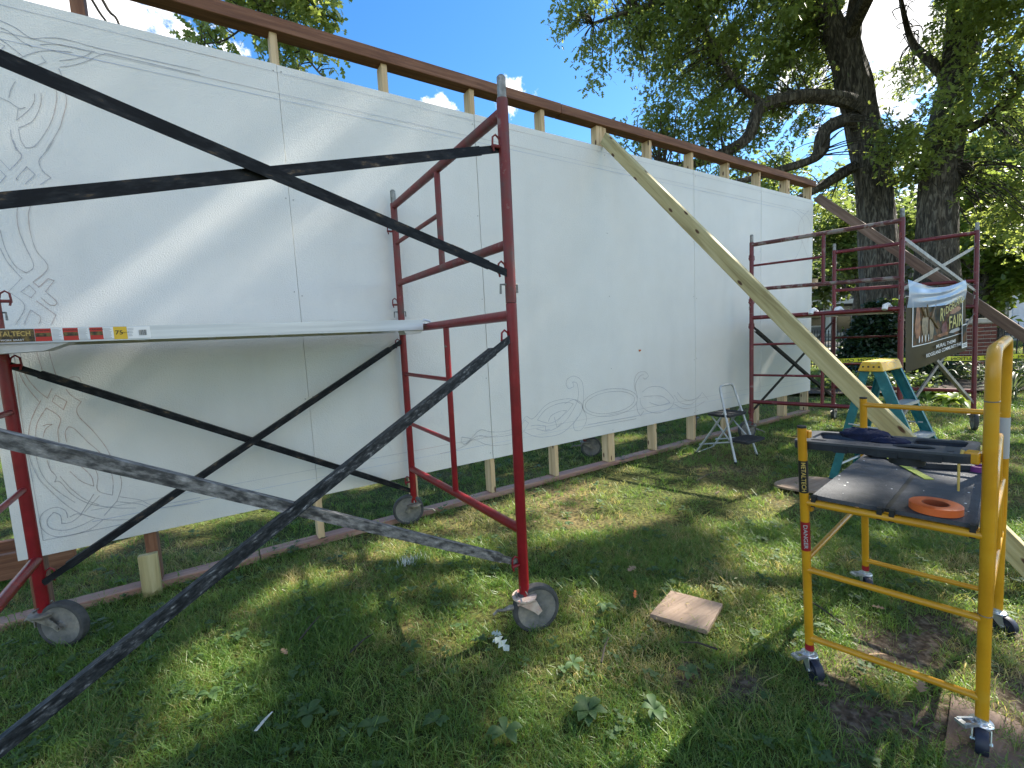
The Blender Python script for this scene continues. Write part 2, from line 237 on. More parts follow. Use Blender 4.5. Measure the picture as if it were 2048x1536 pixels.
def plastic_sheet():
    m = bpy.data.materials.new('clear_plastic_sheet'); m.use_nodes = True; t = m.node_tree; n = t.nodes; l = t.links; p = n['Principled BSDF']; out = n['Material Output']
    p.inputs['Base Color'].default_value = (.46, .60, .82, 1); p.inputs['Roughness'].default_value = .22; p.inputs['Specular IOR Level'].default_value = .8
    tb = n.new('ShaderNodeBsdfTransparent'); ms = n.new('ShaderNodeMixShader'); ms.inputs[0].default_value = .58; l.new(tb.outputs[0], ms.inputs[1]); l.new(p.outputs[0], ms.inputs[2]); l.new(ms.outputs[0], out.inputs['Surface'])
    return m
M['sheet'] = plastic_sheet()

# ------------------------------------------------------------------ object helpers
ORG = {}
def meta(o, label=None, cat=None, group=None, kind=None):
    if label: o['label'] = label
    if cat: o['category'] = cat
    if group: o['group'] = group
    if kind: o['kind'] = kind
    return o
def thing(name, label, cat, loc=(0, 0, 0), group=None):
    o = bpy.data.objects.new(name, None); o.empty_display_size = .1; COL.objects.link(o); o.location = loc
    ORG[o.name] = np.array(loc, float)
    return meta(o, label, cat, group)
class G:
    """collects shapes (world coordinates) for ONE mesh"""
    def __init__(s): s.v = []; s.f = []; s.mi = []; s.cur = 0
    def add(s, v, f):
        k = len(s.v); s.v.extend([tuple(map(float, p)) for p in v]); s.f.extend([tuple(i+k for i in q) for q in f]); s.mi.extend([s.cur]*len(f)); return s
    def box(s, lo, hi):
        (a, b, c), (d, e, f) = lo, hi
        return s.add([(a, b, c), (d, b, c), (d, e, c), (a, e, c), (a, b, f), (d, b, f), (d, e, f), (a, e, f)], [(0, 3, 2, 1), (4, 5, 6, 7), (0, 1, 5, 4), (1, 2, 6, 5), (2, 3, 7, 6), (3, 0, 4, 7)])
    def hexa(s, p):   # 8 points: bottom ring, top ring
        return s.add(p, [(0, 3, 2, 1), (4, 5, 6, 7), (0, 1, 5, 4), (1, 2, 6, 5), (2, 3, 7, 6), (3, 0, 4, 7)])
    def beam(s, p0, p1, w, t, up=(0, 0, 1), bev=0.0):
        p0, p1 = np.array(p0, float), np.array(p1, float); x = p1-p0; x /= np.linalg.norm(x); y = np.cross(up, x); y /= np.linalg.norm(y); z = np.cross(x, y)
        q = []
        for p in (p0, p1):
            for a, b in ((-1, -1), (1, -1), (1, 1), (-1, 1)): q.append(p+y*w/2*a+z*t/2*b)
        return s.add(q, [(0, 3, 2, 1), (4, 5, 6, 7), (0, 1, 5, 4), (1, 2, 6, 5), (2, 3, 7, 6), (3, 0, 4, 7)])
    def tube(s, pts, r, n=12, cap=True):
        pts = [np.array(p, float) for p in pts]; m = len(pts)
        rr = list(r) if hasattr(r, '__len__') else [r]*m
        t0 = pts[1]-pts[0]; t0 /= np.linalg.norm(t0); a = np.array([0, 0, 1.0]) if abs(t0[2]) < .9 else np.array([1.0, 0, 0])
        u = np.cross(t0, a); u /= np.linalg.norm(u); vs = []
        for i, p in enumerate(pts):
            t = (pts[min(i+1, m-1)]-pts[max(i-1, 0)]); t /= np.linalg.norm(t)
            u = u-t*np.dot(u, t); u /= np.linalg.norm(u); w = np.cross(t, u)
            for k in range(n):
                an = 2*math.pi*k/n; vs.append(p+(u*math.cos(an)+w*math.sin(an))*rr[i])
        fs = []
        for i in range(m-1):
            for k in range(n):
                k2 = (k+1) % n; fs.append((i*n+k, i*n+k2, (i+1)*n+k2, (i+1)*n+k))
        if cap: fs.append(tuple(range(n-1, -1, -1))); fs.append(tuple((m-1)*n+k for k in range(n)))
        return s.add(vs, fs)
    def lathe(s, c, axis, prof, n=24):
        """prof: (radius, offset along axis)"""
        c = np.array(c, float); ax = np.array(axis, float); ax /= np.linalg.norm(ax); a = np.array([0, 0, 1.0]) if abs(ax[2]) < .9 else np.array([1.0, 0, 0])
        u = np.cross(ax, a); u /= np.linalg.norm(u); w = np.cross(ax, u); vs = []
        for r, h in prof:
            for k in range(n):
                an = 2*math.pi*k/n; vs.append(c+ax*h+(u*math.cos(an)+w*math.sin(an))*max(r, 1e-4))
        fs = []
        for i in range(len(prof)-1):
            for k in range(n):
                k2 = (k+1) % n; fs.append((i*n+k, i*n+k2, (i+1)*n+k2, (i+1)*n+k))
        return s.add(vs, fs)
    def prism(s, poly, o, ex, ey, ez, h):
        """2-D polygon in the frame (ex, ey) at o, extruded by h along ez"""
        o, ex, ey, ez = [np.array(q, float) for q in (o, ex, ey, ez)]; n = len(poly)
        vs = [o+ex*a+ey*b for a, b in poly]+[o+ex*a+ey*b+ez*h for a, b in poly]
        fs = [tuple(range(n-1, -1, -1)), tuple(range(n, 2*n))]+[(i, (i+1) % n, n+(i+1) % n, n+i) for i in range(n)]
        return s.add(vs, fs)
    def obj(s, name, m, parent=None, smooth=False, label=None, cat=None, group=None, kind=None, loc=None, bevel=0.0):
        root = parent
        while root is not None and root.parent: root = root.parent
        org = ORG[root.name] if root is not None else np.array(loc if loc is not None else (0, 0, 0), float)
        me = bpy.data.meshes.new(name); me.from_pydata([tuple(np.array(p)-org) for p in s.v], [], s.f)
        ms = m if isinstance(m, (list, tuple)) else [m]
        for q in ms: me.materials.append(q)
        if len(ms) > 1: me.polygons.foreach_set('material_index', s.mi)
        if smooth: 
            me.polygons.foreach_set('use_smooth', [True]*len(me.polygons))
            me.set_sharp_from_angle(angle=math.radians(40))
        me.update()
        o = bpy.data.objects.new(name, me); COL.objects.link(o)
        if parent is not None: o.parent = parent
        else: o.location = tuple(org); ORG[o.name] = org
        if bevel:
            b = o.modifiers.new('edge', 'BEVEL'); b.width = bevel; b.segments = 2; b.limit_method = 'ANGLE'
        return meta(o, label, cat, group, kind)
def lumber(name, m, parent, p0, p1, w, t, up=(0, 0, 1), bevel=.003, **kw):
    """a board with its local x along its length (so that the grain follows it); w across, t along up"""
    root = parent
    while root is not None and root.parent: root = root.parent
    org = ORG[root.name] if root is not None else np.zeros(3)
    p0, p1 = np.array(p0, float), np.array(p1, float); ln = np.linalg.norm(p1-p0); x = (p1-p0)/ln; y = np.cross(up, x); y /= np.linalg.norm(y); z = np.cross(x, y)
    g = G(); k = random.uniform(-8, 8)
    g.box((-ln/2+k, -w/2, -t/2), (ln/2+k, w/2, t/2))
    me = bpy.data.meshes.new(name); me.from_pydata(g.v, [], g.f); me.materials.append(m); me.update()
    o = bpy.data.objects.new(name, me); COL.objects.link(o); mid = (p0+p1)/2-org-x*k
    o.matrix_local = Matrix(((x[0], y[0], z[0], mid[0]), (x[1], y[1], z[1], mid[1]), (x[2], y[2], z[2], mid[2]), (0, 0, 0, 1)))
    if parent is not None: o.parent = parent; o.matrix_local = Matrix(((x[0], y[0], z[0], mid[0]), (x[1], y[1], z[1], mid[1]), (x[2], y[2], z[2], mid[2]), (0, 0, 0, 1)))
    if bevel:
        b = o.modifiers.new('edge', 'BEVEL'); b.width = bevel; b.segments = 1
    return meta(o, **kw)
def text(name, body, m, parent, o, ex, ey, size, align='CENTER', squash=1.0, ext=.0008, shear=0.0, **kw):
    """flat lettering: o centre, ex reading direction, ey up"""
    cu = bpy.data.curves.new(name, 'FONT'); cu.body = body; cu.size = 1.0; cu.align_x = align; cu.align_y = 'CENTER'; cu.extrude = 0.0; cu.resolution_u = 3; cu.shear = shear
    cu.offset = .012
    tmp = bpy.data.objects.new('tmp', cu); COL.objects.link(tmp); bpy.context.view_layer.update()
    dg = bpy.context.evaluated_depsgraph_get(); me = bpy.data.meshes.new_from_object(tmp.evaluated_get(dg)); bpy.data.objects.remove(tmp)
    ex, ey, o = [np.array(q, float) for q in (ex, ey, o)]; ex = ex/np.linalg.norm(ex); ey = ey/np.linalg.norm(ey)
    root = parent
    while root is not None and root.parent: root = root.parent
    org = ORG[root.name] if root is not None else np.zeros(3)
    co = np.zeros(len(me.vertices)*3); me.vertices.foreach_get('co', co); co = co.reshape(-1, 3)
    w = o[None]+co[:, :1]*ex*size*squash+co[:, 1:2]*ey*size-org[None]
    me.vertices.foreach_set('co', w.ravel()); me.materials.clear(); me.materials.append(m); me.update(); me.name = name
    ob = bpy.data.objects.new(name, me); COL.objects.link(ob); ob.parent = parent
    return meta(ob, **kw)
def fast_mesh(name, V, F, m, parent=None, smooth=False):
    """V (n,3), F (k,3) numpy triangles"""
    root = parent
    while root is not None and root.parent: root = root.parent
    org = ORG[root.name] if root is not None else np.zeros(3)
    me = bpy.data.meshes.new(name); me.vertices.add(len(V)); me.vertices.foreach_set('co', (V-org).astype(np.float32).ravel())
    me.loops.add(len(F)*3); me.loops.foreach_set('vertex_index', F.astype(np.int32).ravel())
    me.polygons.add(len(F)); me.polygons.foreach_set('loop_start', np.arange(0, len(F)*3, 3, dtype=np.int32)); me.polygons.foreach_set('loop_total', np.full(len(F), 3, np.int32))
    if smooth: me.polygons.foreach_set('use_smooth', np.ones(len(F), bool))
    me.materials.append(m); me.update(calc_edges=True); me.validate()
    o = bpy.data.objects.new(name, me); COL.objects.link(o)
    if parent is not None: o.parent = parent
    return o
def smooth_line(pts, n=6):
    p = [np.array(q, float) for q in pts]
    if len(p) < 3: return p
    out = []
    for i in range(len(p)-1):
        a, b, c, d = p[max(i-1, 0)], p[i], p[i+1], p[min(i+2, len(p)-1)]
        for k in range(n):
            t = k/n; out.append(.5*((2*b)+(c-a)*t+(2*a-5*b+4*c-d)*t*t+(3*b-a-3*c+d)*t**3))
    out.append(p[-1]); return out
def V3(*a): return np.array(a, float)

# ---- measured tables: pencil strokes on the wall (x, z), sun flecks on the lawn, leaf clumps
PENCIL = [[(-1.055,2.608),(-1.038,2.604),(-1.019,2.592),(-0.995,2.572),(-0.964,2.557)],[(-1.052,2.636),(-1.035,2.632),(-1.005,2.62),(-0.963,2.593),(-0.922,2.607),(-0.874,2.619),(-0.823,2.62),(-0.745,2.615),(-0.641,2.615),(-0.357,2.617)],[(-1.06,2.56),(-1.045,2.55),(-1.023,2.532),(-0.999,2.51)],[(-0.938,2.574),(-0.897,2.588),(-0.845,2.595),(-0.797,2.594),(-0.755,2.596)],[(-0.885,2.496),(-0.835,2.518),(-0.785,2.55),(-0.73,2.592),(-0.678,2.6),(-0.359,2.596)],[(-1.026,2.485),(-0.983,2.52),(-0.938,2.548),(-0.88,2.565),(-0.837,2.571)],[(-0.882,2.524),(-0.838,2.542),(-0.793,2.568),(-0.767,2.592)],[(-0.977,2.472),(-0.928,2.505),(-0.94,2.528)],[(-1.062,2.544),(-1.049,2.537),(-1.066,2.513)],[(-0.889,2.489),(-0.88,2.45),(-0.878,2.389),(-0.879,2.347),(-0.895,2.29),(-0.918,2.223),(-0.97,2.126)],[(-0.909,2.447),(-0.907,2.382),(-0.916,2.327),(-0.936,2.26),(-0.969,2.192),(-1.006,2.136),(-1.034,2.127),(-1.045,2.157),(-1.046,2.202)],[(-0.958,2.37),(-0.962,2.333),(-0.977,2.285),(-1.003,2.239),(-1.046,2.206)],[(-0.98,2.361),(-0.984,2.328),(-1.007,2.286),(-1.048,2.237),(-1.038,2.287)],[(-1.033,2.4),(-1.052,2.36),(-1.061,2.326)],[(-1.088,2.32),(-1.063,2.31),(-1.047,2.297),(-1.033,2.288),(-1.015,2.297)],[(-1.071,2.193),(-1.072,2.156),(-1.063,2.11)],[(-1.069,2.152),(-1.061,2.115),(-1.051,2.085),(-1.093,2.024),(-1.118,2.063)],[(-0.94,2.175),(-0.962,2.133),(-0.992,2.089),(-0.998,2.066),(-0.989,2.034),(-0.967,2.01),(-1.004,1.976)],[(-1.039,2.046),(-1.016,2.016),(-1.051,1.973)],[(-1.039,2.046),(-1.075,1.994),(-1.072,1.986)],[(-1.123,2.019),(-1.108,1.997),(-1.129,1.965)],[(-1.151,1.768),(-1.145,1.692),(-1.125,1.621),(-1.093,1.588),(-1.065,1.62),(-1.083,1.707),(-1.094,1.773),(-1.093,1.833),(-1.082,1.895)],[(-1.037,1.903),(-1.051,1.865),(-1.058,1.826),(-1.059,1.759),(-1.049,1.686),(-1.02,1.614),(-1.075,1.549),(-1.059,1.527),(-1.025,1.565),(-1.007,1.557),(-1.04,1.507),(-1.009,1.463),(-1.017,1.446),(-1.034,1.449),(-1.058,1.481)],[(-1.16,1.691),(-1.144,1.631),(-1.109,1.565),(-1.156,1.505),(-1.113,1.446),(-1.15,1.364)],[(-1.118,1.506),(-1.089,1.535),(-1.071,1.506),(-1.089,1.48),(-1.118,1.506)],[(-1.124,1.364),(-1.097,1.426),(-1.069,1.394),(-1.077,1.365)],[(-1.074,1.466),(-1.018,1.402),(-1.037,1.361)],[(-1.022,1.91),(-1.005,1.898),(-0.979,1.901),(-0.965,1.92)],[(-1.168,1.28),(-1.171,1.226),(-1.16,1.132),(-1.141,1.072),(-1.116,1.017)],[(-1.148,1.282),(-1.15,1.218),(-1.144,1.138),(-1.12,1.077),(-1.088,1.029),(-1.068,1.071)],[(-1.094,1.294),(-1.098,1.236),(-1.09,1.159)],[(-1.055,1.293),(-1.058,1.227),(-1.048,1.129)],[(-1.015,1.104),(-0.997,1.117),(-0.975,1.114),(-0.967,1.092)],[(-1.022,1.063),(-1.007,1.031),(-0.977,1.0),(-0.997,0.965),(-0.99,0.925),(-0.952,0.857),(-0.915,0.772),(-0.894,0.687),(-0.877,0.619),(-0.88,0.562),(-0.902,0.501)],[(-1.11,1.02),(-1.137,0.968),(-1.161,0.897),(-1.174,0.78),(-1.159,0.679),(-1.134,0.62),(-1.084,0.53),(-1.035,0.47),(-0.958,0.421),(-0.876,0.399),(-0.796,0.382)],[(-1.096,0.985),(-1.132,0.922),(-1.146,0.85),(-1.153,0.776),(-1.143,0.683),(-1.108,0.606),(-1.051,0.53)],[(-1.096,0.985),(-1.056,0.934),(-1.07,0.875),(-1.072,0.815)],[(-1.047,0.818),(-1.047,0.864),(-1.033,0.889),(-1.013,0.874),(-0.975,0.806),(-0.936,0.743),(-0.91,0.65),(-0.907,0.593),(-0.916,0.533),(-0.966,0.569),(-0.958,0.644),(-0.983,0.729)],[(-1.12,0.747),(-1.114,0.7),(-1.099,0.666),(-1.107,0.641),(-1.089,0.637),(-1.057,0.571),(-1.007,0.515),(-0.952,0.485),(-0.897,0.463),(-0.836,0.448)],[(-1.086,0.663),(-1.059,0.603),(-1.016,0.537),(-0.968,0.497)],[(-1.051,0.679),(-1.018,0.625),(-0.978,0.592),(-0.981,0.641),(-1.01,0.694)],[(-0.982,0.553),(-1.035,0.47)],[(-0.963,0.541),(-1.023,0.475)],[(-0.902,0.501),(-0.956,0.441)],[(-1.075,0.465),(-1.051,0.474),(-1.035,0.466),(-1.072,0.44),(-1.105,0.441),(-1.106,0.481),(-1.126,0.501),(-1.151,0.469),(-1.144,0.429),(-1.098,0.407),(-1.04,0.415),(-0.992,0.435)],[(-1.083,0.463),(-1.087,0.499),(-1.118,0.523),(-1.157,0.51),(-1.174,0.475),(-1.169,0.428),(-1.133,0.386),(-1.073,0.377),(-1.009,0.39),(-0.958,0.425)],[(-0.891,0.519),(-0.817,0.485),(-0.757,0.444),(-0.574,0.439)],[(-0.902,0.497),(-0.819,0.464),(-0.758,0.428),(-0.577,0.413)],[(-1.171,1.233),(-1.179,0.959),(-1.177,0.66),(-1.174,0.379),(-0.866,0.38)],[(-1.06,1.041),(-1.026,1.006),(-1.041,0.97),(-1.074,1.012),(-1.06,1.041)],[(-1.115,0.905),(-1.101,0.91),(-1.086,0.908),(-1.109,0.889),(-1.121,0.853)],[(1.041,0.491),(0.972,0.513),(0.964,0.478),(1.004,0.46),(1.116,0.539),(1.201,0.515),(1.302,0.499),(1.407,0.505),(1.491,0.55),(1.534,0.584),(1.596,0.558),(1.723,0.647),(1.843,0.674),(1.998,0.668),(2.091,0.614)],[(1.003,0.455),(1.096,0.499),(1.199,0.476),(1.313,0.463),(1.405,0.466),(1.46,0.486)],[(0.797,0.423),(0.909,0.429),(1.003,0.449),(1.064,0.477),(1.182,0.418),(1.308,0.397),(1.401,0.403),(1.486,0.458),(1.552,0.529),(1.519,0.557),(1.461,0.508)],[(1.941,0.79),(1.959,0.837),(2.038,0.854),(2.116,0.798),(2.127,0.672),(2.105,0.562),(2.02,0.474),(1.875,0.397),(1.709,0.393),(1.595,0.418),(1.507,0.467)],[(1.941,0.79),(1.97,0.757),(2.026,0.77),(2.012,0.808),(2.059,0.791),(2.071,0.703),(2.043,0.62),(1.943,0.509),(1.832,0.452),(1.726,0.438),(1.626,0.472)],[(1.637,0.541),(1.721,0.612),(1.842,0.644),(1.949,0.644),(2.011,0.624),(1.929,0.56),(1.774,0.497),(1.637,0.541)],[(1.745,0.513),(1.777,0.557),(1.869,0.581),(1.938,0.578),(1.834,0.5)],[(1.571,0.503),(1.628,0.501),(1.714,0.482),(1.712,0.447),(1.756,0.446)],[(2.106,0.587),(2.152,0.493),(2.132,0.432),(2.081,0.389),(2.017,0.399),(2.003,0.451),(2.054,0.506)],[(2.122,0.572),(2.092,0.626),(2.013,0.66),(1.918,0.635)],[(2.166,0.427),(2.764,0.415)],[(2.123,0.402),(2.763,0.394)],[(2.762,0.655),(2.745,0.738),(2.796,0.815),(2.895,0.82),(2.945,0.775),(2.893,0.752),(2.864,0.768)],[(2.789,0.584),(2.763,0.709),(2.825,0.785),(2.875,0.794)],[(2.85,0.632),(2.952,0.67),(3.119,0.653),(3.225,0.591),(3.312,0.509),(3.266,0.441),(3.091,0.406),(2.925,0.442),(2.836,0.509),(2.818,0.58)],[(2.868,0.588),(2.99,0.582),(3.138,0.558),(3.245,0.488),(3.093,0.477),(2.948,0.523)],[(3.313,0.553),(3.402,0.469),(3.59,0.431),(3.763,0.533),(3.863,0.444)],[(3.359,0.577),(3.449,0.5),(3.59,0.469),(3.737,0.505)],[(3.311,0.465),(3.447,0.403),(3.638,0.394),(3.812,0.435)],[(1.806,0.541),(1.832,0.452),(1.879,0.482)],[(2.768,0.545),(2.785,0.46),(2.823,0.414),(2.864,0.45)],[(5.561,2.576),(5.816,2.49),(5.864,2.35),(5.784,2.135),(5.619,1.96)],[(5.685,2.59),(5.946,2.524),(6.039,2.406),(5.956,2.21)],[(5.987,2.612),(5.774,2.466),(5.735,2.318),(5.87,2.162),(6.009,1.979)],[(2.784,0.585),(2.78,0.556),(2.758,0.53),(2.719,0.506),(2.666,0.487),(2.601,0.473),(2.529,0.465),(2.454,0.463),(2.378,0.468),(2.307,0.478),(2.244,0.493),(2.19,0.513),(2.149,0.535),(2.122,0.56),(2.11,0.586),(2.114,0.612),(2.133,0.637),(2.166,0.659),(2.213,0.678),(2.271,0.693),(2.338,0.702),(2.41,0.706),(2.486,0.704),(2.56,0.696),(2.629,0.682),(2.689,0.663),(2.737,0.639),(2.769,0.613),(2.784,0.585)],[(2.745,0.585),(2.741,0.563),(2.721,0.542),(2.686,0.523),(2.638,0.508),(2.581,0.497),(2.516,0.491),(2.449,0.49),(2.382,0.493),(2.318,0.501),(2.261,0.513),(2.214,0.528),(2.177,0.546),(2.153,0.566),(2.143,0.586),(2.147,0.606),(2.164,0.626),(2.195,0.643),(2.237,0.658),(2.289,0.67),(2.35,0.677),(2.415,0.68),(2.483,0.678),(2.549,0.672),(2.61,0.661),(2.663,0.646),(2.705,0.627),(2.733,0.607),(2.745,0.585)]]
LIT = [(-0.56,-0.756,0.127,-0.094,0.001,-0.098),(-0.498,-1.151,0.084,-0.061,-0.002,-0.117),(0.474,-0.403,0.141,-0.114,-0.059,-0.148),(0.648,-0.414,0.144,-0.117,-0.063,-0.134),(1.142,-0.192,0.136,-0.115,-0.104,-0.169),(0.213,-0.936,0.111,-0.085,-0.034,-0.092),(0.369,-0.98,0.132,-0.101,-0.043,-0.092),(0.425,-1.17,0.071,-0.054,-0.038,-0.069),(0.139,0.142,0.132,-0.108,-0.038,-0.175),(0.186,-0.477,0.121,-0.095,-0.031,-0.107),(1.388,-0.337,0.188,-0.16,-0.134,-0.181),(1.807,-0.428,0.138,-0.119,-0.139,-0.148),(1.378,-0.747,0.096,-0.08,-0.106,-0.121),(2.64,0.118,0.199,-0.187,-0.213,-0.204),(1.795,0.248,0.192,-0.174,-0.114,-0.155),(2.422,-0.664,0.206,-0.182,-0.199,-0.152),(2.547,-1.381,0.127,-0.108,-0.199,-0.1),(1.174,-1.741,0.081,-0.062,-0.114,-0.079),(1.154,-1.928,0.074,-0.056,-0.058,-0.034),(1.46,-1.794,0.076,-0.059,-0.073,-0.041),(0.714,-1.832,0.062,-0.046,-0.045,-0.039),(0.508,-1.71,0.084,-0.062,-0.033,-0.038),(-1.406,1.355,0.597,-0.487,0.093,-0.451),(-0.888,1.148,0.6,-0.497,0.035,-0.392),(-0.169,0.918,0.372,-0.315,-0.032,-0.338),(3.437,-0.392,0.251,-0.241,-0.322,-0.205),(4.18,-0.566,0.222,-0.221,-0.452,-0.225),(3.565,-1.073,0.166,-0.153,-0.332,-0.15),(0.603,1.431,0.224,-0.204,-0.064,-0.248),(-0.341,-0.46,0.101,-0.077,-0.008,-0.106),(1.917,-0.848,0.112,-0.095,-0.133,-0.113),(-1.563,1.103,0.167,-0.133,0.1,-0.388),(-0.063,-0.674,0.098,-0.075,-0.016,-0.079),(1.828,-1.74,0.065,-0.051,-0.141,-0.07),(0.996,-1.752,0.093,-0.07,-0.055,-0.042),(1.771,-2.508,0.078,-0.058,-0.144,-0.026),(2.045,-2.404,0.059,-0.045,-0.125,-0.025),(2.264,-2.084,0.123,-0.097,-0.1,-0.03),(5.415,-1.345,0.146,-0.15,-0.423,-0.112),(6.181,-1.43,0.178,-0.192,-0.457,-0.101),(2.943,-2.354,0.072,-0.058,-0.281,-0.045),(1.492,-2.163,0.058,-0.043,-0.063,-0.024),(1.127,-0.714,0.094,-0.077,-0.081,-0.108),(-0.845,-0.017,0.129,-0.1,0.012,-0.108),(25.708,6.845,-0.396,-1.338,-6.289,-2.339),(0.735,-2.158,0.081,-0.058,-0.038,-0.023),(0.961,-2.361,0.066,-0.047,-0.038,-0.014),(-0.617,-1.226,0.071,-0.051,0.003,-0.053),(0.619,-2.428,0.038,-0.032,-0.058,-0.013),(0.577,-2.124,0.016,-0.014,-0.039,-0.016)]
BLOB_A = [(7.56,5.46,8.29,0.7),(7.29,5.67,8.66,0.55),(7.57,5.35,7.47,0.4),(8.68,5.41,8.83,0.9),(9.47,4.85,8.41,1.0),(9.48,4.73,7.43,0.7),(10.69,4.72,8.82,1.1),(10.78,4.51,7.53,1.0),(12.27,4.31,8.82,1.2),(12.84,3.82,7.71,1.0),(9.49,4.61,6.45,0.5),(8.61,5.1,5.95,0.4),(9.04,4.85,6.16,0.45),(10.18,4.13,6.16,0.6),(11.01,3.85,5.25,0.5),(13.2,3.75,9.03,1.0),(14.96,3.77,8.63,0.8),(12.71,3.74,6.38,0.5),(13.06,3.39,5.29,0.6),(14.47,3.37,4.67,0.5),(9.7,4.35,5.45,0.4),(11.54,3.9,6.46,0.5),(11.84,3.54,5.03,0.4),(12.56,1.29,5.06,0.6),(13.16,1.1,4.66,0.5),(13.05,1.66,5.73,0.4),(10.64,4.02,4.77,0.35),(15.09,3.22,9.7,0.6),(8.7,5.54,10.05,0.9),(10.35,4.48,9.96,1.2),(13.58,3.7,10.62,1.2),(9.01,4.96,6.84,0.35)]
BLOB_B = [(12.7,0.74,5.19,0.7),(16.01,1.94,8.86,0.6),(16.57,2.07,7.93,0.5),(13.88,-0.06,5.7,1.0),(14.02,0.02,7.18,1.0),(14.2,0.18,4.51,0.7),(14.1,-0.37,4.31,0.7),(14.48,-0.12,3.49,0.6),(14.73,-0.55,6.18,1.0),(14.42,-0.73,3.02,0.8),(13.59,1.1,8.91,0.9),(14.16,0.11,8.66,1.1),(13.31,0.44,3.94,0.35),(15.23,-0.37,5.35,0.8)]
BLOB_C = [(-0.28,3.46,4.68,0.22),(-0.12,3.5,4.85,0.2),(0.03,3.23,4.49,0.12),(0.34,3.24,5.11,0.3),(0.56,3.07,4.98,0.3),(0.79,2.81,4.95,0.3),(0.92,2.71,4.83,0.18),(0.46,2.97,4.52,0.25),(0.61,2.88,4.57,0.22),(0.54,2.9,4.38,0.15),(0.83,2.72,4.47,0.18),(0.23,3.35,5.46,0.5),(0.76,3.01,5.49,0.5),(-0.2,3.39,4.51,0.12),(0.38,3.04,4.7,0.2)]

# ------------------------------------------------------------------ ground
DIRT = [(1.62, -2.30, .42, .16, -.25), (1.28, -2.43, .30, .13, -.6), (1.45, -2.66, .36, .18, .1), (1.9, -2.62, .35, .14, .0), (1.12, -2.33, .25, .10, .2), (1.0, -2.05, .14, .07, 0), (.86, -1.93, .12, .06, .5)]
def dirt_at(x, y):
    x = np.asarray(x, float); y = np.asarray(y, float); d = np.zeros_like(x)
    wob = .25*np.sin(x*17+1.3*np.sin(y*13))+.2*np.sin(y*23+x*7)
    for cx, cy, rx, ry, a in DIRT:
        u = (x-cx)*math.cos(a)+(y-cy)*math.sin(a); v = -(x-cx)*math.sin(a)+(y-cy)*math.cos(a)
        d = np.maximum(d, np.clip(1.35-np.sqrt((u/rx)**2+(v/ry)**2)+wob, 0, 1))
    return d
def ground_z(x, y):
    x = np.asarray(x, float); y = np.asarray(y, float)
    near = np.exp(-((x-2)**2+(y+.5)**2)/60.)
    return .010*np.sin(x*2.1+.7*np.sin(y*1.7))*np.cos(y*1.9+.4)*near
def axis_pts(a, b, fine0, fine1, step):
    c = list(np.arange(fine0, fine1+1e-6, step)); lo = []; q = fine0; s = step
    while q > a: s *= 1.5; q -= s; lo.append(max(q, a))
    hi = []; q = fine1; s = step
    while q < b: s *= 1.5; q += s; hi.append(min(q, b))
    return np.array(lo[::-1]+c+hi)
xs = axis_pts(-300, 500, -3.0, 6.0, .06); ys = axis_pts(-300, 500, -3.2, 3.0, .06)
X, Y = np.meshgrid(xs, ys); Z = ground_z(X, Y)-.002
V = np.stack([X.ravel(), Y.ravel(), Z.ravel()], 1); nx, ny = len(xs), len(ys)
i = (np.arange(ny-1)[:, None]*nx+np.arange(nx-1)[None]).ravel()
F = np.concatenate([np.stack([i, i+1, i+nx+1], 1), np.stack([i, i+nx+1, i+nx], 1)])
gr = fast_mesh('lawn', V, F, M['ground'], smooth=True); meta(gr, kind='structure')
at_ = gr.data.attributes.new('dirt', 'FLOAT', 'POINT'); at_.data.foreach_set('value', dirt_at(V[:, 0], V[:, 1]).astype(np.float32))
CF = V3(.536, .844, 0); CR = V3(.844, -.536, 0)      # the street's own frame: away from the lawn / along the kerb
def PL(r, f, z=0.0): return V3(-.393, -2.849, 0)+CR*r+CF*f+V3(0, 0, z)
def strip(name, f0, f1, z, m, r0=-60, r1=140):
    g = G(); g.add([PL(r0, f0, z), PL(r1, f0, z), PL(r1, f1, z), PL(r0, f1, z)], [(0, 1, 2, 3)]); return g.obj(name, m, kind='structure')
strip('sidewalk', 19.2, 20.6, .012, M['concrete']); strip('street', 22.0, 27.5, .010, M['asphalt'])
g = G(); g.box((-.01, -.01, 0), (.01, .01, .01)); g = G()
a, b, c, d = PL(-60, 21.8, 0), PL(140, 21.8, 0), PL(140, 22.0, 0), PL(-60, 22.0, 0)
g.hexa([a, b, c, d]+[q+V3(0, 0, .12) for q in (a, b, c, d)]); g.obj('kerb', M['concrete'], kind='structure')
# mulch bed along the brick pier
g = G(); pts = []
for k in range(40):
    an = 2*math.pi*k/40; rr = 1+.08*math.sin(5*an)+.05*math.sin(9*an+1)
    u = 4.6*math.cos(an)*rr; v = 1.15*math.sin(an)*rr; dx, dy = .69, -.72
    px, py = 10.2+u*dx-v*dy, -.55+u*dy+v*dx; pts.append((px, py, .02+.03*rr))
c0 = (10.2, -.55, .10); g.add([c0]+pts, [(0, k+1, (k+1) % 40+1) for k in range(40)]); g.obj('mulch_bed', M['mulch'], kind='structure', smooth=True)

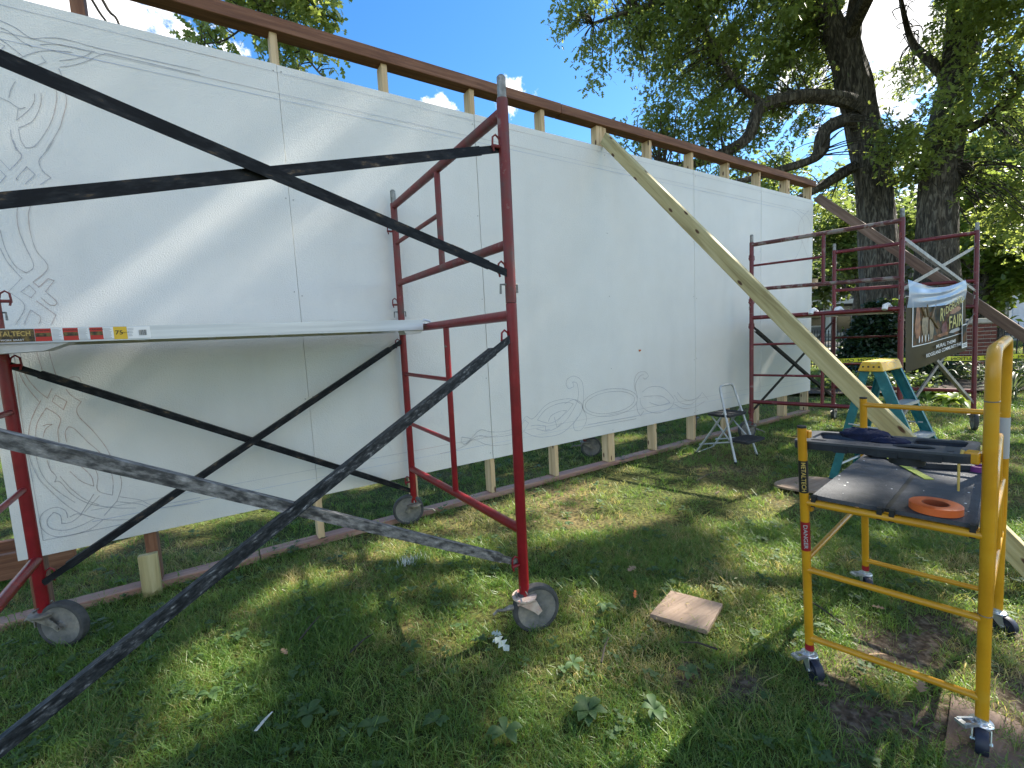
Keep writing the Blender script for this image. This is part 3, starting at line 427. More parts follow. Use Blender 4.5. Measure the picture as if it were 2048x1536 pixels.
# ------------------------------------------------------------------ the mural wall
ZB, ZT = .307, 2.747
wall = thing('mural_wall', 'long primed white mural wall on a timber stud frame with pencilled scrollwork', 'mural wall', (2.4, 0, 0))
edges = [-1.264, 0, 1.22, 2.44, 3.66, 4.88, 6.1]
TILT = [0, .003, -.002, .002, 0, -.002]
panels = []
for k in range(6):
    a, b = edges[k]+(.0009 if k else 0), edges[k+1]-(.0009 if k < 5 else 0); g = G()
    y = TILT[k]; g.box((a, y, ZB+random.uniform(-.002, .002)), (b, y+.012, ZT+random.uniform(-.002, .002)))
    panels.append(g.obj('panel', M['panel'], wall, bevel=.0012))
ST = [(-1.22, 'brown'), (-.80, 'brown'), (0, 'p'), (.61, 'p'), (1.22, 'p'), (1.83, 'p'), (2.44, 'd'), (3.05, 'p'), (3.66, 'p'), (4.27, 'p'), (4.88, 'p'), (5.49, 'd'), (6.08, 'p')]
for x, kind in ST:
    m = M['brown_wood'] if kind == 'brown' else M['pine']; w = .05 if kind == 'brown' else .038
    lumber('stud', m, wall, (x, .0615, .040), (x, .0615, 2.920), .089, w, up=(1, 0, 0), label='brown stained stud' if kind == 'brown' else None)
    if kind == 'd': lumber('stud', M['pine'], wall, (x+.0385, .0615, .040), (x+.0385, .0615, 2.915), .089, .037, up=(1, 0, 0))
lumber('stud', M['pine'], wall, (2.402, .05, ZT-.02), (2.402, .05, 2.915), .07, .036, up=(1, 0, 0))
lumber('sill_plate', M['pink_wood'], wall, (-.33, .058, .019), (6.14, .058, .019), .089, .038)
lumber('sill_plate', M['pink_wood'], wall, (-2.6, .054, .017), (-.335, .054, .017), .089, .036)
lumber('top_beam', M['brown_wood'], wall, (-3.2, .045, 2.955), (2.0, .045, 2.955), .10, .072)
lumber('top_beam', M['brown_wood'], wall, (2.003, .045, 2.954), (6.16, .045, 2.954), .10, .070)
lumber('post_foot', M['treated'], wall, (-.815, -.012, -.03), (-.815, -.012, .205), .078, .036, up=(0, 1, 0), label='pale offcut screwed to the brown stud foot')
lumber('brace_board', M['treated'], wall, (2.425, -.03, 2.80), (2.425, -2.60, -.02), .038, .092, up=(0, .72, .69), label='pale greenish diagonal brace with dark knots')
lumber('brace_board', M['grey_wood'], wall, (6.34, .06, 2.83), (6.34, -2.82, -.02), .038, .10, up=(0, .7, .7), label='brown diagonal brace at the far end of the wall')
for x in (-3.0, .3, 3.3): lumber('brace_board', M['brown_wood'], wall, (x, .14, 2.2), (x, 1.9, -.02), .038, .089, up=(0, .7, .7))
lumber('ground_stake', M['brown_wood'], wall, (-2.7, .66, .11), (-1.22, .60, .10), .04, .14)
lumber('ground_stake', M['brown_wood'], wall, (-2.7, .80, .17), (-1.30, .74, .16), .04, .09)
lumber('end_cleat', M['pine'], wall, (6.13, .02, 1.70), (6.20, .02, 1.70), .10, .13)
# screw heads, sunk and primed over
g = G()
for x in edges[1:-1]:
    for z in (ZB+.04, .9, 1.5, 2.05, ZT-.05):
        for s in (-.02, .02): g.lathe((x+s+random.uniform(-.004, .004), -.0005, z+random.uniform(-.02, .02)), (0, -1, 0), [(.0032, -.001), (.0032, .0012), (.001, .0014)], 8)
o = g.obj('screw_head', M['galv'], wall, kind='stuff')
# pencilled design: thin strokes on the primer
def ribbon(g, pts, w, yf):
    pts = [np.array(p) for p in pts]
    for k in range(len(pts)-1):
        a, b = pts[k], pts[k+1]; d = b-a; l = np.linalg.norm(d)
        if l < 1e-5: continue
        n = np.array([-d[1], d[0]])/l*w/2*random.uniform(.7, 1.25); e = d/l*w*.3; a2, b2 = a-e, b+e
        g.add([(a2[0]-n[0], yf(a2[0]), a2[1]-n[1]), (b2[0]-n[0], yf(b2[0]), b2[1]-n[1]), (b2[0]+n[0], yf(b2[0]), b2[1]+n[1]), (a2[0]+n[0], yf(a2[0]), a2[1]+n[1])], [(0, 1, 2, 3)])
def strokes(pl):
    seg = [[pl[0]]]
    for k in range(1, len(pl)):
        seg[-1].append(pl[k])
        if k < len(pl)-1:
            a = np.array(pl[k])-pl[k-1]; b = np.array(pl[k+1])-pl[k]
            if np.dot(a, b) < .45*np.linalg.norm(a)*np.linalg.norm(b): seg.append([pl[k]])
    return [smooth_line(s, 5) for s in seg]
YF = lambda x: min(TILT)-.0011-.0000*x
for idx, pl in enumerate(PENCIL):
    pl = [p for p in pl if p[0] > -1.235]
    if len(pl) < 2: continue
    g = G(); wdt = .0024 if pl[0][0] < 1 else .0032
    for s in strokes(pl): ribbon(g, s, wdt, YF)
    g.obj('pencil_line', M['pencil'], wall)
def hl(x0, x1, z, m, w=.0018):
    g = G(); ribbon(g, [(x, z+random.uniform(-.0008, .0008)) for x in np.linspace(x0, x1, 24)], w, YF); g.obj('guide_line', m, wall)
for z, m in ((ZT-.045, 'pencil'), (ZT-.155, 'pencil'), (ZT-.185, 'pencil_blue')): hl(-1.23, 6.05, z, M[m])
for z, m in ((ZB+.115, 'pencil_blue'), (ZB+.17, 'pencil')): hl(-1.0, 6.05, z, M[m])
g = G()
for dx, dz, r in ((0, 0, .010), (.012, .004, .007), (-.008, .006, .006)): g.lathe((2.83+dx, -.0018, 1.02+dz), (0, -1, 0), [(r, -.001), (r, .0006), (.0005, .0008)], 9)
g.obj('paint_spot', M['orange_leaf'], wall)

# ------------------------------------------------------------------ tall red scaffold towers
def angle_iron(g, p0, p1, s=.032, t=.004, out=(0, -1, 0)):
    p0, p1, out = V3(*p0), V3(*p1), V3(*out); x = p1-p0; ln = np.linalg.norm(x); x /= ln
    y = out-x*np.dot(out, x); y /= np.linalg.norm(y); z = np.cross(x, y)
    fl = .075
    a, b = p0+x*fl, p1-x*fl
    def plate(q0, q1, c0, c1, e, n, th):   # from c0 to c1 along e, thickness th along n
        v = []
        for q in (q0, q1):
            v += [q+e*c0, q+e*c1, q+e*c1+n*th, q+e*c0+n*th]
        g.add(v, [(0, 1, 2, 3), (7, 6, 5, 4), (0, 4, 5, 1), (1, 5, 6, 2), (2, 6, 7, 3), (3, 7, 4, 0)])
    plate(a, b, -s/2, s/2, z, y, t)            # face leaf
    plate(a, b, -s*.85, 0.001, y, z, t) if False else None
    v = []
    for q in (a, b): v += [q+z*(s/2-t), q+z*(s/2), q+z*(s/2)-y*s*.8, q+z*(s/2-t)-y*s*.8]
    g.add(v, [(0, 1, 2, 3), (7, 6, 5, 4), (0, 4, 5, 1), (1, 5, 6, 2), (2, 6, 7, 3), (3, 7, 4, 0)])
    for q0, q1 in ((p0-x*.018, a), (b, p1+x*.018)):
        plate(q0, q1, -s*.42, s*.42, z, y, t*.9)
    g.add([a+z*s*.42+y*t*.45-y*t*.45, a-z*s*.42, a+x*.03-z*s/2, a+x*.03+z*s/2], [(0, 1, 2, 3)])
def hookpin(g, p, d, side):
    """bent steel latch that holds a brace end on a stud"""
    p, d, sd = V3(*p), V3(*d), V3(*side); up = V3(0, 0, 1)
    g.tube([p-d*.004, p+d*.034], .0065, 8)
    g.tube([p+d*.026+up*-.018, p+d*.032+up*.004, p+d*.030+up*.030, p+d*.018+up*.040, p+d*.004+up*.030, p+d*.0+up*.012], .0038, 6)
def frame_parts(tower, pf, pn, zs, lean, tag, up_m, lo_m, red_rail=False):
    """end frame: pf wall-side foot, pn near foot (x, y); zs heights; lean per metre"""
    ln = V3(lean[0], lean[1], 1)
    A = lambda z: V3(pf[0], pf[1], 0)+ln*z
    B = lambda z: V3(pn[0], pn[1], 0)+ln*z
    I = lambda z: A(z)+(B(z)-A(z))*.525
    R = .0208
    # lower frame
    g = G(); g.tube([A(1.28), B(1.28)], R); lo = g.obj('lower_frame', lo_m, tower, smooth=True)
    for Q in (A, B):
        g = G(); g.tube([Q(.15), Q(1.325)], R); g.obj('post', lo_m, lo, smooth=True)
    for nm, a, b, r in (('bottom_rail', A(zs['r4f']), B(zs['r4n']), R*.95),):
        g = G(); g.tube([a, b], r); g.obj(nm, lo_m, lo, smooth=True)
    g = G(); g.tube([I(zs['r4f']*.475+zs['r4n']*.525), I(1.28)], .0150); g.obj('inner_post', lo_m, lo, smooth=True)
    for z in (1.0, .68): 
        g = G(); g.tube([A(z), I(z)], .0115); g.obj('rung', lo_m, lo, smooth=True)
    # upper frame
    g = G(); g.tube([A(zs['r1f']), B(zs['r1n'])], R*.98); up = g.obj('upper_frame', M['rail_grey'] if tag == 2 else up_m, tower, smooth=True)
    for Q in (A, B):
        g = G(); g.tube([Q(1.327), Q(2.06)], R); g.obj('post', up_m, up, smooth=True)
    for nm, z0, z1, r in (('middle_rail', 1.575, 1.545, R*.9),):
        g = G(); g.tube([A(z0), B(z1)], r); g.obj(nm, M['rail_grey'] if (tag == 2 and nm != 'x') else up_m, up, smooth=True)
    g = G(); g.tube([I(1.56), I(zs['r1f']*.5+zs['r1n']*.5)], .0150); g.obj('inner_post', up_m, up, smooth=True)
    g = G(); g.tube([A(1.82), I(1.815)], .0115); g.obj('rung', up_m, up, smooth=True)
    for Q in (A, B):
        g = G(); p = Q(2.06); g.tube([p, p+ln*.075, p+ln*.082], [.0165, .0165, .010]); g.obj('coupling_pin', M['galv'], up, smooth=True)
        g = G(); p = Q(1.395); sd = V3(-1, 0, 0); g.tube([p+sd*.045+V3(0, 0, -.035), p+sd*.043, p+sd*.02, p-sd*.03, p-sd*.03+V3(0, 0, -.03)], .0042, 6); g.obj('lock_pin', M['galv'], up, smooth=True)
    for Q in (A, B):
        for z, f in ((1.89, up), (1.44, up), (1.185, lo), (.29, lo)):
            g = G()
            for s in ((-1,) if tag == 'r' else (1,) if tag == 'l' else (1, -1)): hookpin(g, Q(z)+V3(s*.018, 0, 0), V3(s*1.0, 0, 0), (0, 1, 0))
            g.obj('brace_latch', M['red_old'] if f is up else lo_m, f, smooth=True)
    return A, B
def caster(tower, p, off, r=.10, w=.039, lev=None, pm=None):
    """p post foot (x,y,z), off = (dx,dy) from stem to axle"""
    px, py, pz = p; off = V3(off[0], off[1], 0); d = off/np.linalg.norm(off); s = V3(-d[1], d[0], 0); ax = V3(px, py, 0)+off+V3(0, 0, r+ground_z(px+off[0], py+off[1])-.004)
    g = G(); g.lathe((px, py, pz-.008), (0, 0, 1), [(.001, -.012), (.036, -.012), (.040, -.002), (.050, 0), (.050, .006), (.026, .009), (.001, .009)], 20)
    for k in (-1, 1):
        q = V3(px, py, pz-.018)+s*k*(w/2+.006)
        pol = [q-d*.038, q+d*.04, ax+s*k*(w/2+.006)+d*.018+V3(0, 0, -.004), ax+s*k*(w/2+.006)+V3(0, 0, -.018), ax+s*k*(w/2+.006)-d*.018]
        th = s*k*.004; g.add(pol+[v+th for v in pol], [(4, 3, 2, 1, 0), (5, 6, 7, 8, 9)]+[(i, (i+1) % 5, 5+(i+1) % 5, 5+i) for i in range(5)])
    top = V3(px, py, pz-.020)
    g.hexa([top-d*.038-s*(w/2+.010)+V3(0, 0, -.005), top+d*.04-s*(w/2+.010)+V3(0, 0, -.005), top+d*.04+s*(w/2+.010)+V3(0, 0, -.005), top-d*.038+s*(w/2+.010)+V3(0, 0, -.005), top-d*.038-s*(w/2+.010), top+d*.04-s*(w/2+.010), top+d*.04+s*(w/2+.010), top-d*.038+s*(w/2+.010)])
    g.tube([ax-s*(w/2+.014), ax+s*(w/2+.014)], .009, 10)
    c = g.obj('caster', pm or M['dirty_steel'], tower, smooth=True)
    g = G(); g.lathe(ax, s, [(.001, -w*.40), (.018, -w*.42), (.022, -w*.30), (r*.55, -w*.22), (r*.72, -w*.34), (r*.82, -w*.40), (r*.82, w*.40), (r*.72, w*.34), (r*.55, w*.22), (.022, w*.30), (.018, w*.42), (.001, w*.40)], 32); g.obj('wheel', M['wheel_disc'], c, smooth=True)
    g = G(); g.lathe(ax, s, [(r*.815, -w*.42), (r*.90, -w*.48), (r*.97, -w*.40), (r, -w*.15), (r, w*.15), (r*.97, w*.40), (r*.90, w*.48), (r*.815, w*.42), (r*.815, -w*.42)], 36); g.obj('tyre', M['rubber'], c, smooth=True)
    lv = V3(*lev) if lev is not None else -d
    q = V3(px, py, pz-.045)-d*.035
    g = G(); g.tube([q, q+lv*.03+V3(0, 0, .004), q+lv*.055, q+lv*.085+V3(0, 0, .004), q+lv*.105+V3(0, 0, -.008)], [.010, .011, .006, .006, .005], 8); g.beam(q+V3(0, 0, -.02), q+V3(0, 0, .05), .03, .005, up=tuple(-d)); g.obj('brake_lever', M['dirty_steel'], c, smooth=True)
    g = G(); g.tube([V3(px, py, pz+.022)-s*.045, V3(px, py, pz+.024)+s*.036, V3(px, py, pz+.014)+s*.038], .0028, 6); g.obj('retaining_pin', M['galv'], c)
    return c
def brace(tower, p0, p1, m, out):
    """angle iron built along its own local x, so rust and cement run with it"""
    p0, p1, out = V3(*p0), V3(*p1), V3(*out); x = p1-p0; ln = np.linalg.norm(x); x /= ln; y = out-x*np.dot(out, x); y /= np.linalg.norm(y); z = np.cross(x, y)
    g = G(); k = random.uniform(-6, 6); angle_iron(g, (k, 0, 0), (k+ln, 0, 0), out=(0, 1, 0))
    me = bpy.data.meshes.new('cross_brace'); me.from_pydata(g.v, [], g.f); me.materials.append(m); me.update()
    o = bpy.data.objects.new('cross_brace', me); COL.objects.link(o); o.parent = tower; q = p0-x*k-ORG[tower.name]
    o.matrix_local = Matrix(((x[0], y[0], z[0], q[0]), (x[1], y[1], z[1], q[1]), (x[2], y[2], z[2], q[2]), (0, 0, 0, 1)))
    return o

ZS = dict(r4f=.375, r4n=.43, r1f=2.045, r1n=2.015)
t1 = thing('scaffold_tower', 'tall red rolling scaffold tower nearest the camera with dark crossing braces', 'scaffold', (-.25, -.8, 0))
A, B = frame_parts(t1, (.568, -.055), (.535, -1.40), ZS, (.006, 0), 'r', M['red_old'], M['red_new'])
LA, LB = frame_parts(t1, (-1.134, -.258), (-1.06, -1.54), ZS, (0, 0), 'l', M['red_old'], M['red_new'])
# near-side braces, lower and upper, then wall-side ones
dx = V3(-.028, 0, 0)
brace(t1, B(1.44)+dx+V3(0, -.006, 0), LB(1.89)-dx+V3(0, -.006, 0), M['brace_black'], (0, -1, 0)); brace(t1, B(1.885)+dx+V3(0, .012, 0), LB(1.44)-dx+V3(0, .012, 0), M['brace_black'], (0, -1, 0))
brace(t1, B(1.185)+dx+V3(0, -.006, 0), LB(.30)-dx+V3(0, -.006, 0), M['brace_mix'], (0, -1, 0)); brace(t1, B(.30)+dx+V3(0, .012, 0), LB(1.17)-dx+V3(0, .012, 0), M['brace_cement'], (0, -1, 0))
brace(t1, A(1.20)+dx+V3(0, -.012, 0), LA(.285)-dx+V3(0, -.012, 0), M['brace_black'], (0, -1, 0)); brace(t1, A(.235)+dx+V3(0, .006, 0), LA(1.18)-dx+V3(0, .006, 0), M['brace_black'], (0, -1, 0))
caster(t1, (.536, -1.40, .157), (.045, -.012), lev=(-.9, .25, -.02), pm=M['pink_steel'])
caster(t1, (.569, -.055, .14), (-.038, .012), lev=(.8, -.5, -.1))
caster(t1, (-1.134, -.258, .152), (.062, -.040), r=.10, lev=(-.5, .55, 0))
caster(t1, (-1.06, -1.54, .152), (.05, -.02))
g = G(); g.beam((.30, -1.409, 1.512), (.345, -1.409, 1.498), .004, .03, up=(0, .0, 1)); g.obj('tape_scrap', M['plain_board'], t1)

t2 = thing('scaffold_tower', 'dull red rolling scaffold tower at the far end of the wall, holding the banner', 'scaffold', (5.3, -.8, 0))
LEAN = (.060, .036)
Z2 = dict(r4f=.40, r4n=.40, r1f=2.035, r1n=2.035)
A2, B2 = frame_parts(t2, (4.225, -.265), (4.52, -1.415), Z2, LEAN, 2, M['red_mid'], M['red_mid'])
A3, B3 = frame_parts(t2, (5.86, -.37), (6.145, -1.545), Z2, LEAN, 3, M['red_mid'], M['red_mid'])
dx2 = V3(.028, 0, 0)
brace(t2, B2(1.89)+dx2, B3(1.44)-dx2, M['brace_galv'], (0, -1, 0)); brace(t2, B2(1.44)+dx2+V3(0, .012, 0), B3(1.89)-dx2+V3(0, .012, 0), M['brace_galv'], (0, -1, 0))
brace(t2, B2(1.185)+dx2, B3(.29)-dx2, M['brace_galv'], (0, -1, 0)); brace(t2, B2(.29)+dx2+V3(0, .012, 0), B3(1.185)-dx2+V3(0, .012, 0), M['brace_galv'], (0, -1, 0))
brace(t2, A2(1.185)+dx2, A3(.29)-dx2, M['brace_black'], (0, -1, 0)); brace(t2, A2(.29)+dx2+V3(0, .012, 0), A3(1.185)-dx2+V3(0, .012, 0), M['brace_black'], (0, -1, 0))
for Q, off in ((A2, (-.05, .02)), (B2, (-.045, -.02)), (A3, (.05, .01)), (B3, (-.05, -.02))):
    p = Q(.155); caster(t2, tuple(p), off, lev=(.75, -.65, -.35) if Q is A2 else None)

# a third tower parked behind the wall: only its wheels show under the panels
t3 = thing('scaffold_tower', 'scaffold tower behind the mural wall, only its wheels showing below the panels', 'scaffold', (3.3, .9, 0))
A4, B4 = frame_parts(t3, (4.23, 1.45), (4.23, .42), Z2, (0, 0), 5, M['red_mid'], M['red_mid'])
A5, B5 = frame_parts(t3, (2.5, 1.45), (2.5, .42), Z2, (0, 0), 6, M['red_mid'], M['red_mid'])
brace(t3, B5(1.185)+dx2, B4(.29)-dx2, M['brace_black'], (0, -1, 0)); brace(t3, B5(.29)+dx2, B4(1.185)-dx2, M['brace_black'], (0, 1, 0))
for Q, off in ((A4, (.05, .02)), (B4, (-.05, -.02)), (A5, (.05, .01)), (B5, (.05, -.03))): caster(t3, tuple(Q(.155)), off)

# ------------------------------------------------------------------ walk planks
pk = thing('walk_plank', 'long silver aluminium walk plank with red and yellow warning stickers lying on the near tower', 'plank', (-.3, -.32, 1.29))
Y0, Y1 = -.565, -.10
g = G(); g.box((-1.42, Y0, 1.262), (.515, Y0+.004, 1.316)); g.box((-1.42, Y0+.0045, 1.262), (.515, Y0+.03, 1.266)); g.obj('side_rail', M['alu'], pk)
g = G(); g.box((-1.42, Y1-.004, 1.262), (.515, Y1, 1.316)); g.obj('side_rail', M['alu'], pk)
g = G(); g.box((-1.415, Y0+.0045, 1.303), (.510, Y1-.0045, 1.312)); g.obj('deck_sheet', M['alu_mid'], pk)
for x in np.linspace(-1.25, .35, 7):
    g = G(); g.box((x, Y0+.005, 1.268), (x+.03, Y1-.005, 1.3025)); g.obj('cross_rib', M['alu_mid'], pk)
for y in (Y0+.05, Y1-.05):
    for x, s in ((.515, 1), (-1.16, -1)):
        g = G(); g.box((x-.03 if s > 0 else x, y-.02, 1.296), (x+.05 if s > 0 else x+.03, y+.02, 1.3025)); 
        g.tube([(x+.0, y, 1.30), (x+.03, y, 1.318), (x+.06, y, 1.310), (x+.075, y, 1.286), (x+.072, y, 1.265)] if s > 0 else [(x, y, 1.25), (x-.02, y, 1.24)], .006, 8); g.obj('plank_hook', M['alu'], pk, smooth=True)
g = G(); g.prism([(-.06, 0), (.045, 0), (.03, -.018), (-.05, -.02)], (.47, Y0+.006, 1.2615), (1, 0, 0), (0, 0, 1), (0, 1, 0), .10); g.obj('end_cap', M['alu_mid'], pk)
g = G(); g.prism([(-.20, 0), (.05, 0), (-.02, -.028), (-.20, -.035)], (-.92, Y0+.006, 1.2615), (1, 0, 0), (0, 0, 1), (0, 1, 0), .10); g.obj('end_cap', M['alu_mid'], pk)
def sticker(x0, x1, z0, z1, m, lab=None):
    g = G(); g.box((x0, Y0-.0012, z0), (x1, Y0-.0002, z1)); return g.obj('sticker', m, pk, label=lab)
# label strip, left to right: brand, three red warnings with grey small print, yellow load plate, bar code
def sx(px): return -1.045+(px)*(.415/300.0)
Zs0, Zs1 = 1.268, 1.313
FR = ((1, 0, 0), (0, 0, 1))
b = sticker(sx(-90), sx(63), Zs0, Zs1, M['gold_dark'], 'black and gold maker sticker')
def stext(par, body, xc, zc, size, m, **kw): return text('lettering', body, m, par, (xc, Y0-.0016, zc), *FR, size, **kw)
stext(b, 'METALTECH', sx(19), 1.296, .024, M['gold'], squash=.78)
stext(b, 'WORK SMART', sx(22), 1.2745, .009, M['white'])
for p0, p1 in ((64, 95), (117, 147), (170, 197)):
    s_ = sticker(sx(p0), sx(p1), Zs0, Zs1, M['red'], 'red warning sticker')
    g = G(); g.box((sx(p0)+.001, Y0-.0016, 1.284), (sx(p1)-.001, Y0-.0013, 1.298)); g.obj('warning_bar', M['gold_dark'], s_)
    stext(s_, 'WARNING', (sx(p0)+sx(p1))/2, 1.3055, .0085, M['black'])
    s2 = sticker(sx(p1), sx(p1+22), Zs0+.003, Zs1, M['white'], 'white small print sticker')
    for k in range(9):
        g = G(); z = Zs1-.004-k*.0044; g.box((sx(p1)+.002, Y0-.0016, z-.0011), (sx(p1+21)-.002-random.uniform(0, .008), Y0-.0013, z+.0006)); g.obj('print_line', M['grey_print'], s2)
s_ = sticker(sx(219), sx(248), Zs0-.002, Zs1+.001, M['yellow_print'], 'yellow load rating sticker')
stext(s_, '75', sx(231), 1.291, .022, M['black'], squash=1.1); stext(s_, 'LBS/SQ FT', sx(243), 1.291, .0055, M['black'])
s_ = sticker(sx(248.3), sx(299), Zs0, Zs1, M['white'], 'white bar code sticker')
for k in range(6):
    g = G(); z = Zs1-.006-k*.0058; g.box((sx(250), Y0-.0016, z-.001), (sx(262)+random.uniform(-.006, .006), Y0-.0013, z+.001)); g.obj('print_line', M['grey_print'], s_)
x = sx(274); k = 0
while x < sx(291):
    w = random.choice((.0008, .0012, .002)); g = G(); g.box((x, Y0-.0016, 1.279), (x+w, Y0-.0013, 1.300)); g.obj('bar', M['black'], s_); x += w+random.choice((.0009, .0014))
# planks on the far tower
def small_plank(label, y0, y1, z):
    p = thing('walk_plank', label, 'plank', (5.3, (y0+y1)/2, z), group=None)
    ym = (y0+y1)/2; x0, x1 = 4.30-.26*(ym+.22)+.07, 5.94-.24*(ym+.32)-.05
    g = G(); g.box((x0, y0, z-.045), (x1, y0+.004, z+.006)); g.obj('side_rail', M['alu'], p)
    g = G(); g.box((x0, y1-.004, z-.045), (x1, y1, z+.006)); g.obj('side_rail', M['alu'], p)
    g = G(); g.box((x0+.004, y0+.0045, z-.012), (x1-.004, y1-.0045, z)); g.obj('deck_sheet', M['alu_mid'], p)
    for y in (y0+.05, y1-.05):
        g = G(); g.tube([(x0+.03, y, z-.003), (x0-.02, y, z+.02), (x0-.07, y, z+.013), (x0-.085, y, z-.02)], .022, 8); g.obj('plank_hook', M['white'], p, smooth=True)
        g = G(); g.tube([(x1-.03, y, z-.003), (x1+.03, y, z+.02), (x1+.06, y, z+.0)], .012, 8); g.obj('plank_hook', M['white'], p, smooth=True)
small_plank('silver walk plank on the far tower, the one beside the wall', -.80, -.36, 1.30)
small_plank('silver walk plank on the far tower, the one further from the wall', -1.33, -.86, 1.30)

# ------------------------------------------------------------------ yellow folding work scaffold
ys_ = thing('work_scaffold', 'small yellow rolling work scaffold with a grey board platform and blue wheels', 'work scaffold', (1.58, -2.32, 0))
LNY = V3(-.10, 0, 1)
def foot(x, y): return lambda z: V3(x, y, .1)+LNY*(z-.1)
FL, NR, BL, BR = foot(1.186, -2.168), foot(1.270, -2.565), foot(1.913, -2.074), foot(1.972, -2.469)
RY = .0128
def tub(name, m, par, pts, r, n=14, **kw):
    g = G(); g.tube(pts, r, n); return g.obj(name, m, par, smooth=True, **kw)
def bend(a, corner1, corner2, b, rad, n=6):
    """a - corner1 - corner2 - b with rounded corners"""
    out = [a]
    for p, c, q in ((a, corner1, corner2), (corner1, corner2, b)):
        d0 = (p-c)/np.linalg.norm(p-c); d1 = (q-c)/np.linalg.norm(q-c)
        for k in range(n+1):
            t = k/n; out.append((c+d0*rad)*(1-t)**2+c*2*t*(1-t)+(c+d1*rad)*t*t)
    out.append(b); return out
for nm, P0, P1, h0, h1 in (('near', FL, NR, .868, None), ('far', BL, BR, .868, None)):
    ef = G(); ef.tube([P0(.075), P0(h0)], RY, 14); ef = ef.obj('end_frame', M['yellow'], ys_, smooth=True)
    for z0, z1 in ((.385, .385), (.135, .145)): 
        d = (P1(z1)-P0(z0)); tub('rung', M['yellow'], ef, [P0(z0), P0(z0)+d*.06, P0(z0)+d*.94, P1(z1)], [.0135, .0100, .0100, .0135])
    d = P1(.62)-P0(.62); tub('platform_ledger', M['yellow'], ef, [P0(.621)+d*.02, P0(.621)+d*.98], .0105)
    g = G(); p = P0(.868); g.tube([p, p+V3(0, 0, .006)], .0132, 14); g.obj('end_cap', M['black'], ef, smooth=True)
# the tall bent guard hoop on the right-hand side
tub('guard_hoop', M['yellow'], ys_, bend(NR(.075), NR(1.105), BR(1.105), BR(.075), .075), .0142, 16)
hoop2 = bend(NR(.40)+V3(.03, 0, 0), NR(.78)+V3(.05, 0, 0), BR(.78)+V3(-.06, 0, 0), BR(.40)+V3(-.05, 0, 0), .06)
tub('guard_hoop', M['yellow'], ys_, hoop2, .0095)
for a in (.12, .3, .7, .88):
    p = NR(.40)+(BR(.40)-NR(.40))*a; q = NR(.60)+(BR(.60)-NR(.60))*a; tub('guard_bar', M['yellow'], ys_, [p, q], .0085, 10)
tub('guard_bar', M['yellow'], ys_, [NR(.60), BR(.60)], .0095); tub('guard_bar', M['yellow'], ys_, [NR(.40), BR(.40)], .0095)
tub('guard_rail', M['yellow'], ys_, [BL(.842), BL(.842)+(BR(.842)-BL(.842))*.07, BL(.842)+(BR(.842)-BL(.842))*.94, BR(.842)], [.0135, .0095, .0095, .0135])
for a, b in ((FL, BL),): 
    tub('side_rail', M['yellow'], ys_, [a(.60), b(.60)], .0095); tub('side_rail', M['yellow'], ys_, [a(.42), b(.42)], .0085)
# collars, joints and stickers on the posts
def sleeve(P, z0, z1, m, r=RY+.0007, lab=None, name='sticker'):
    g = G(); g.tube([P(z0), P(z1)], r, 18, cap=False); return g.obj(name, m, ys_, smooth=True, label=lab)
bs = sleeve(FL, .655, .762, M['black'], lab='black maker sticker wrapped round the post')
# lettering runs down the post, facing the camera
def post_text(par, P, zc, body, size, m, squash=1.0, r=RY, face=None, flip=1):
    c = P(zc); v = V3(-.393, -2.849, 1.0)-c if face is None else V3(*face); v[2] = 0; v /= np.linalg.norm(v)
    down = -LNY/np.linalg.norm(LNY)*flip; right = np.cross(down, v)
    # 'down' is the reading direction; letters stand across the post
    upv = np.cross(v, down); text('lettering', body, m, par, c+v*(r+.0016), tuple(down), tuple(upv), size, squash=squash)
post_text(bs, FL, .708, 'METALTECH', .0175, M['gold'], squash=1.02)
rs = sleeve(FL, .455, .555, M['red_band'], lab='red warning sticker wrapped round the post'); post_text(rs, FL, .505, 'DANGER', .016, M['grey_print'], squash=1.3)
for P in (FL, NR, BL, BR): sleeve(P, .088, .112, M['red_band'], lab='dark red sticker band above the wheel')
for z in (.98, .40): 
    g = G(); g.lathe(NR(z), LNY, [(.0143, -.0015), (.0149, -.0012), (.0149, .0012), (.0143, .0015)], 18); g.obj('joint_ring', M['galv'], ys_, smooth=True)
sc_ = sleeve(BR, .68, .83, M['grey_print'], r=.0150, lab='torn pale sticker remains on the far hoop post')
for z in (.60, .845): 
    g = G(); p = FL(z); g.box(p+V3(.010, -.016, -.012), p+V3(.030, .004, .012)); g.obj('lock_lug', M['yellow'], ys_, bevel=.003)
g = G(); p = NR(.83); g.beam(p+V3(-.02, .03, 0), p+V3(.02, .03, 0), .03, .03); g.obj('lock_lug', M['yellow'], ys_, bevel=.004)
tub('lock_lever', M['gold'], ys_, [NR(.85)+V3(-.02, .045, 0), NR(.82)+V3(-.03, .05, 0), NR(.74)+V3(-.03, .05, 0)], [.004, .003, .0025], 8)
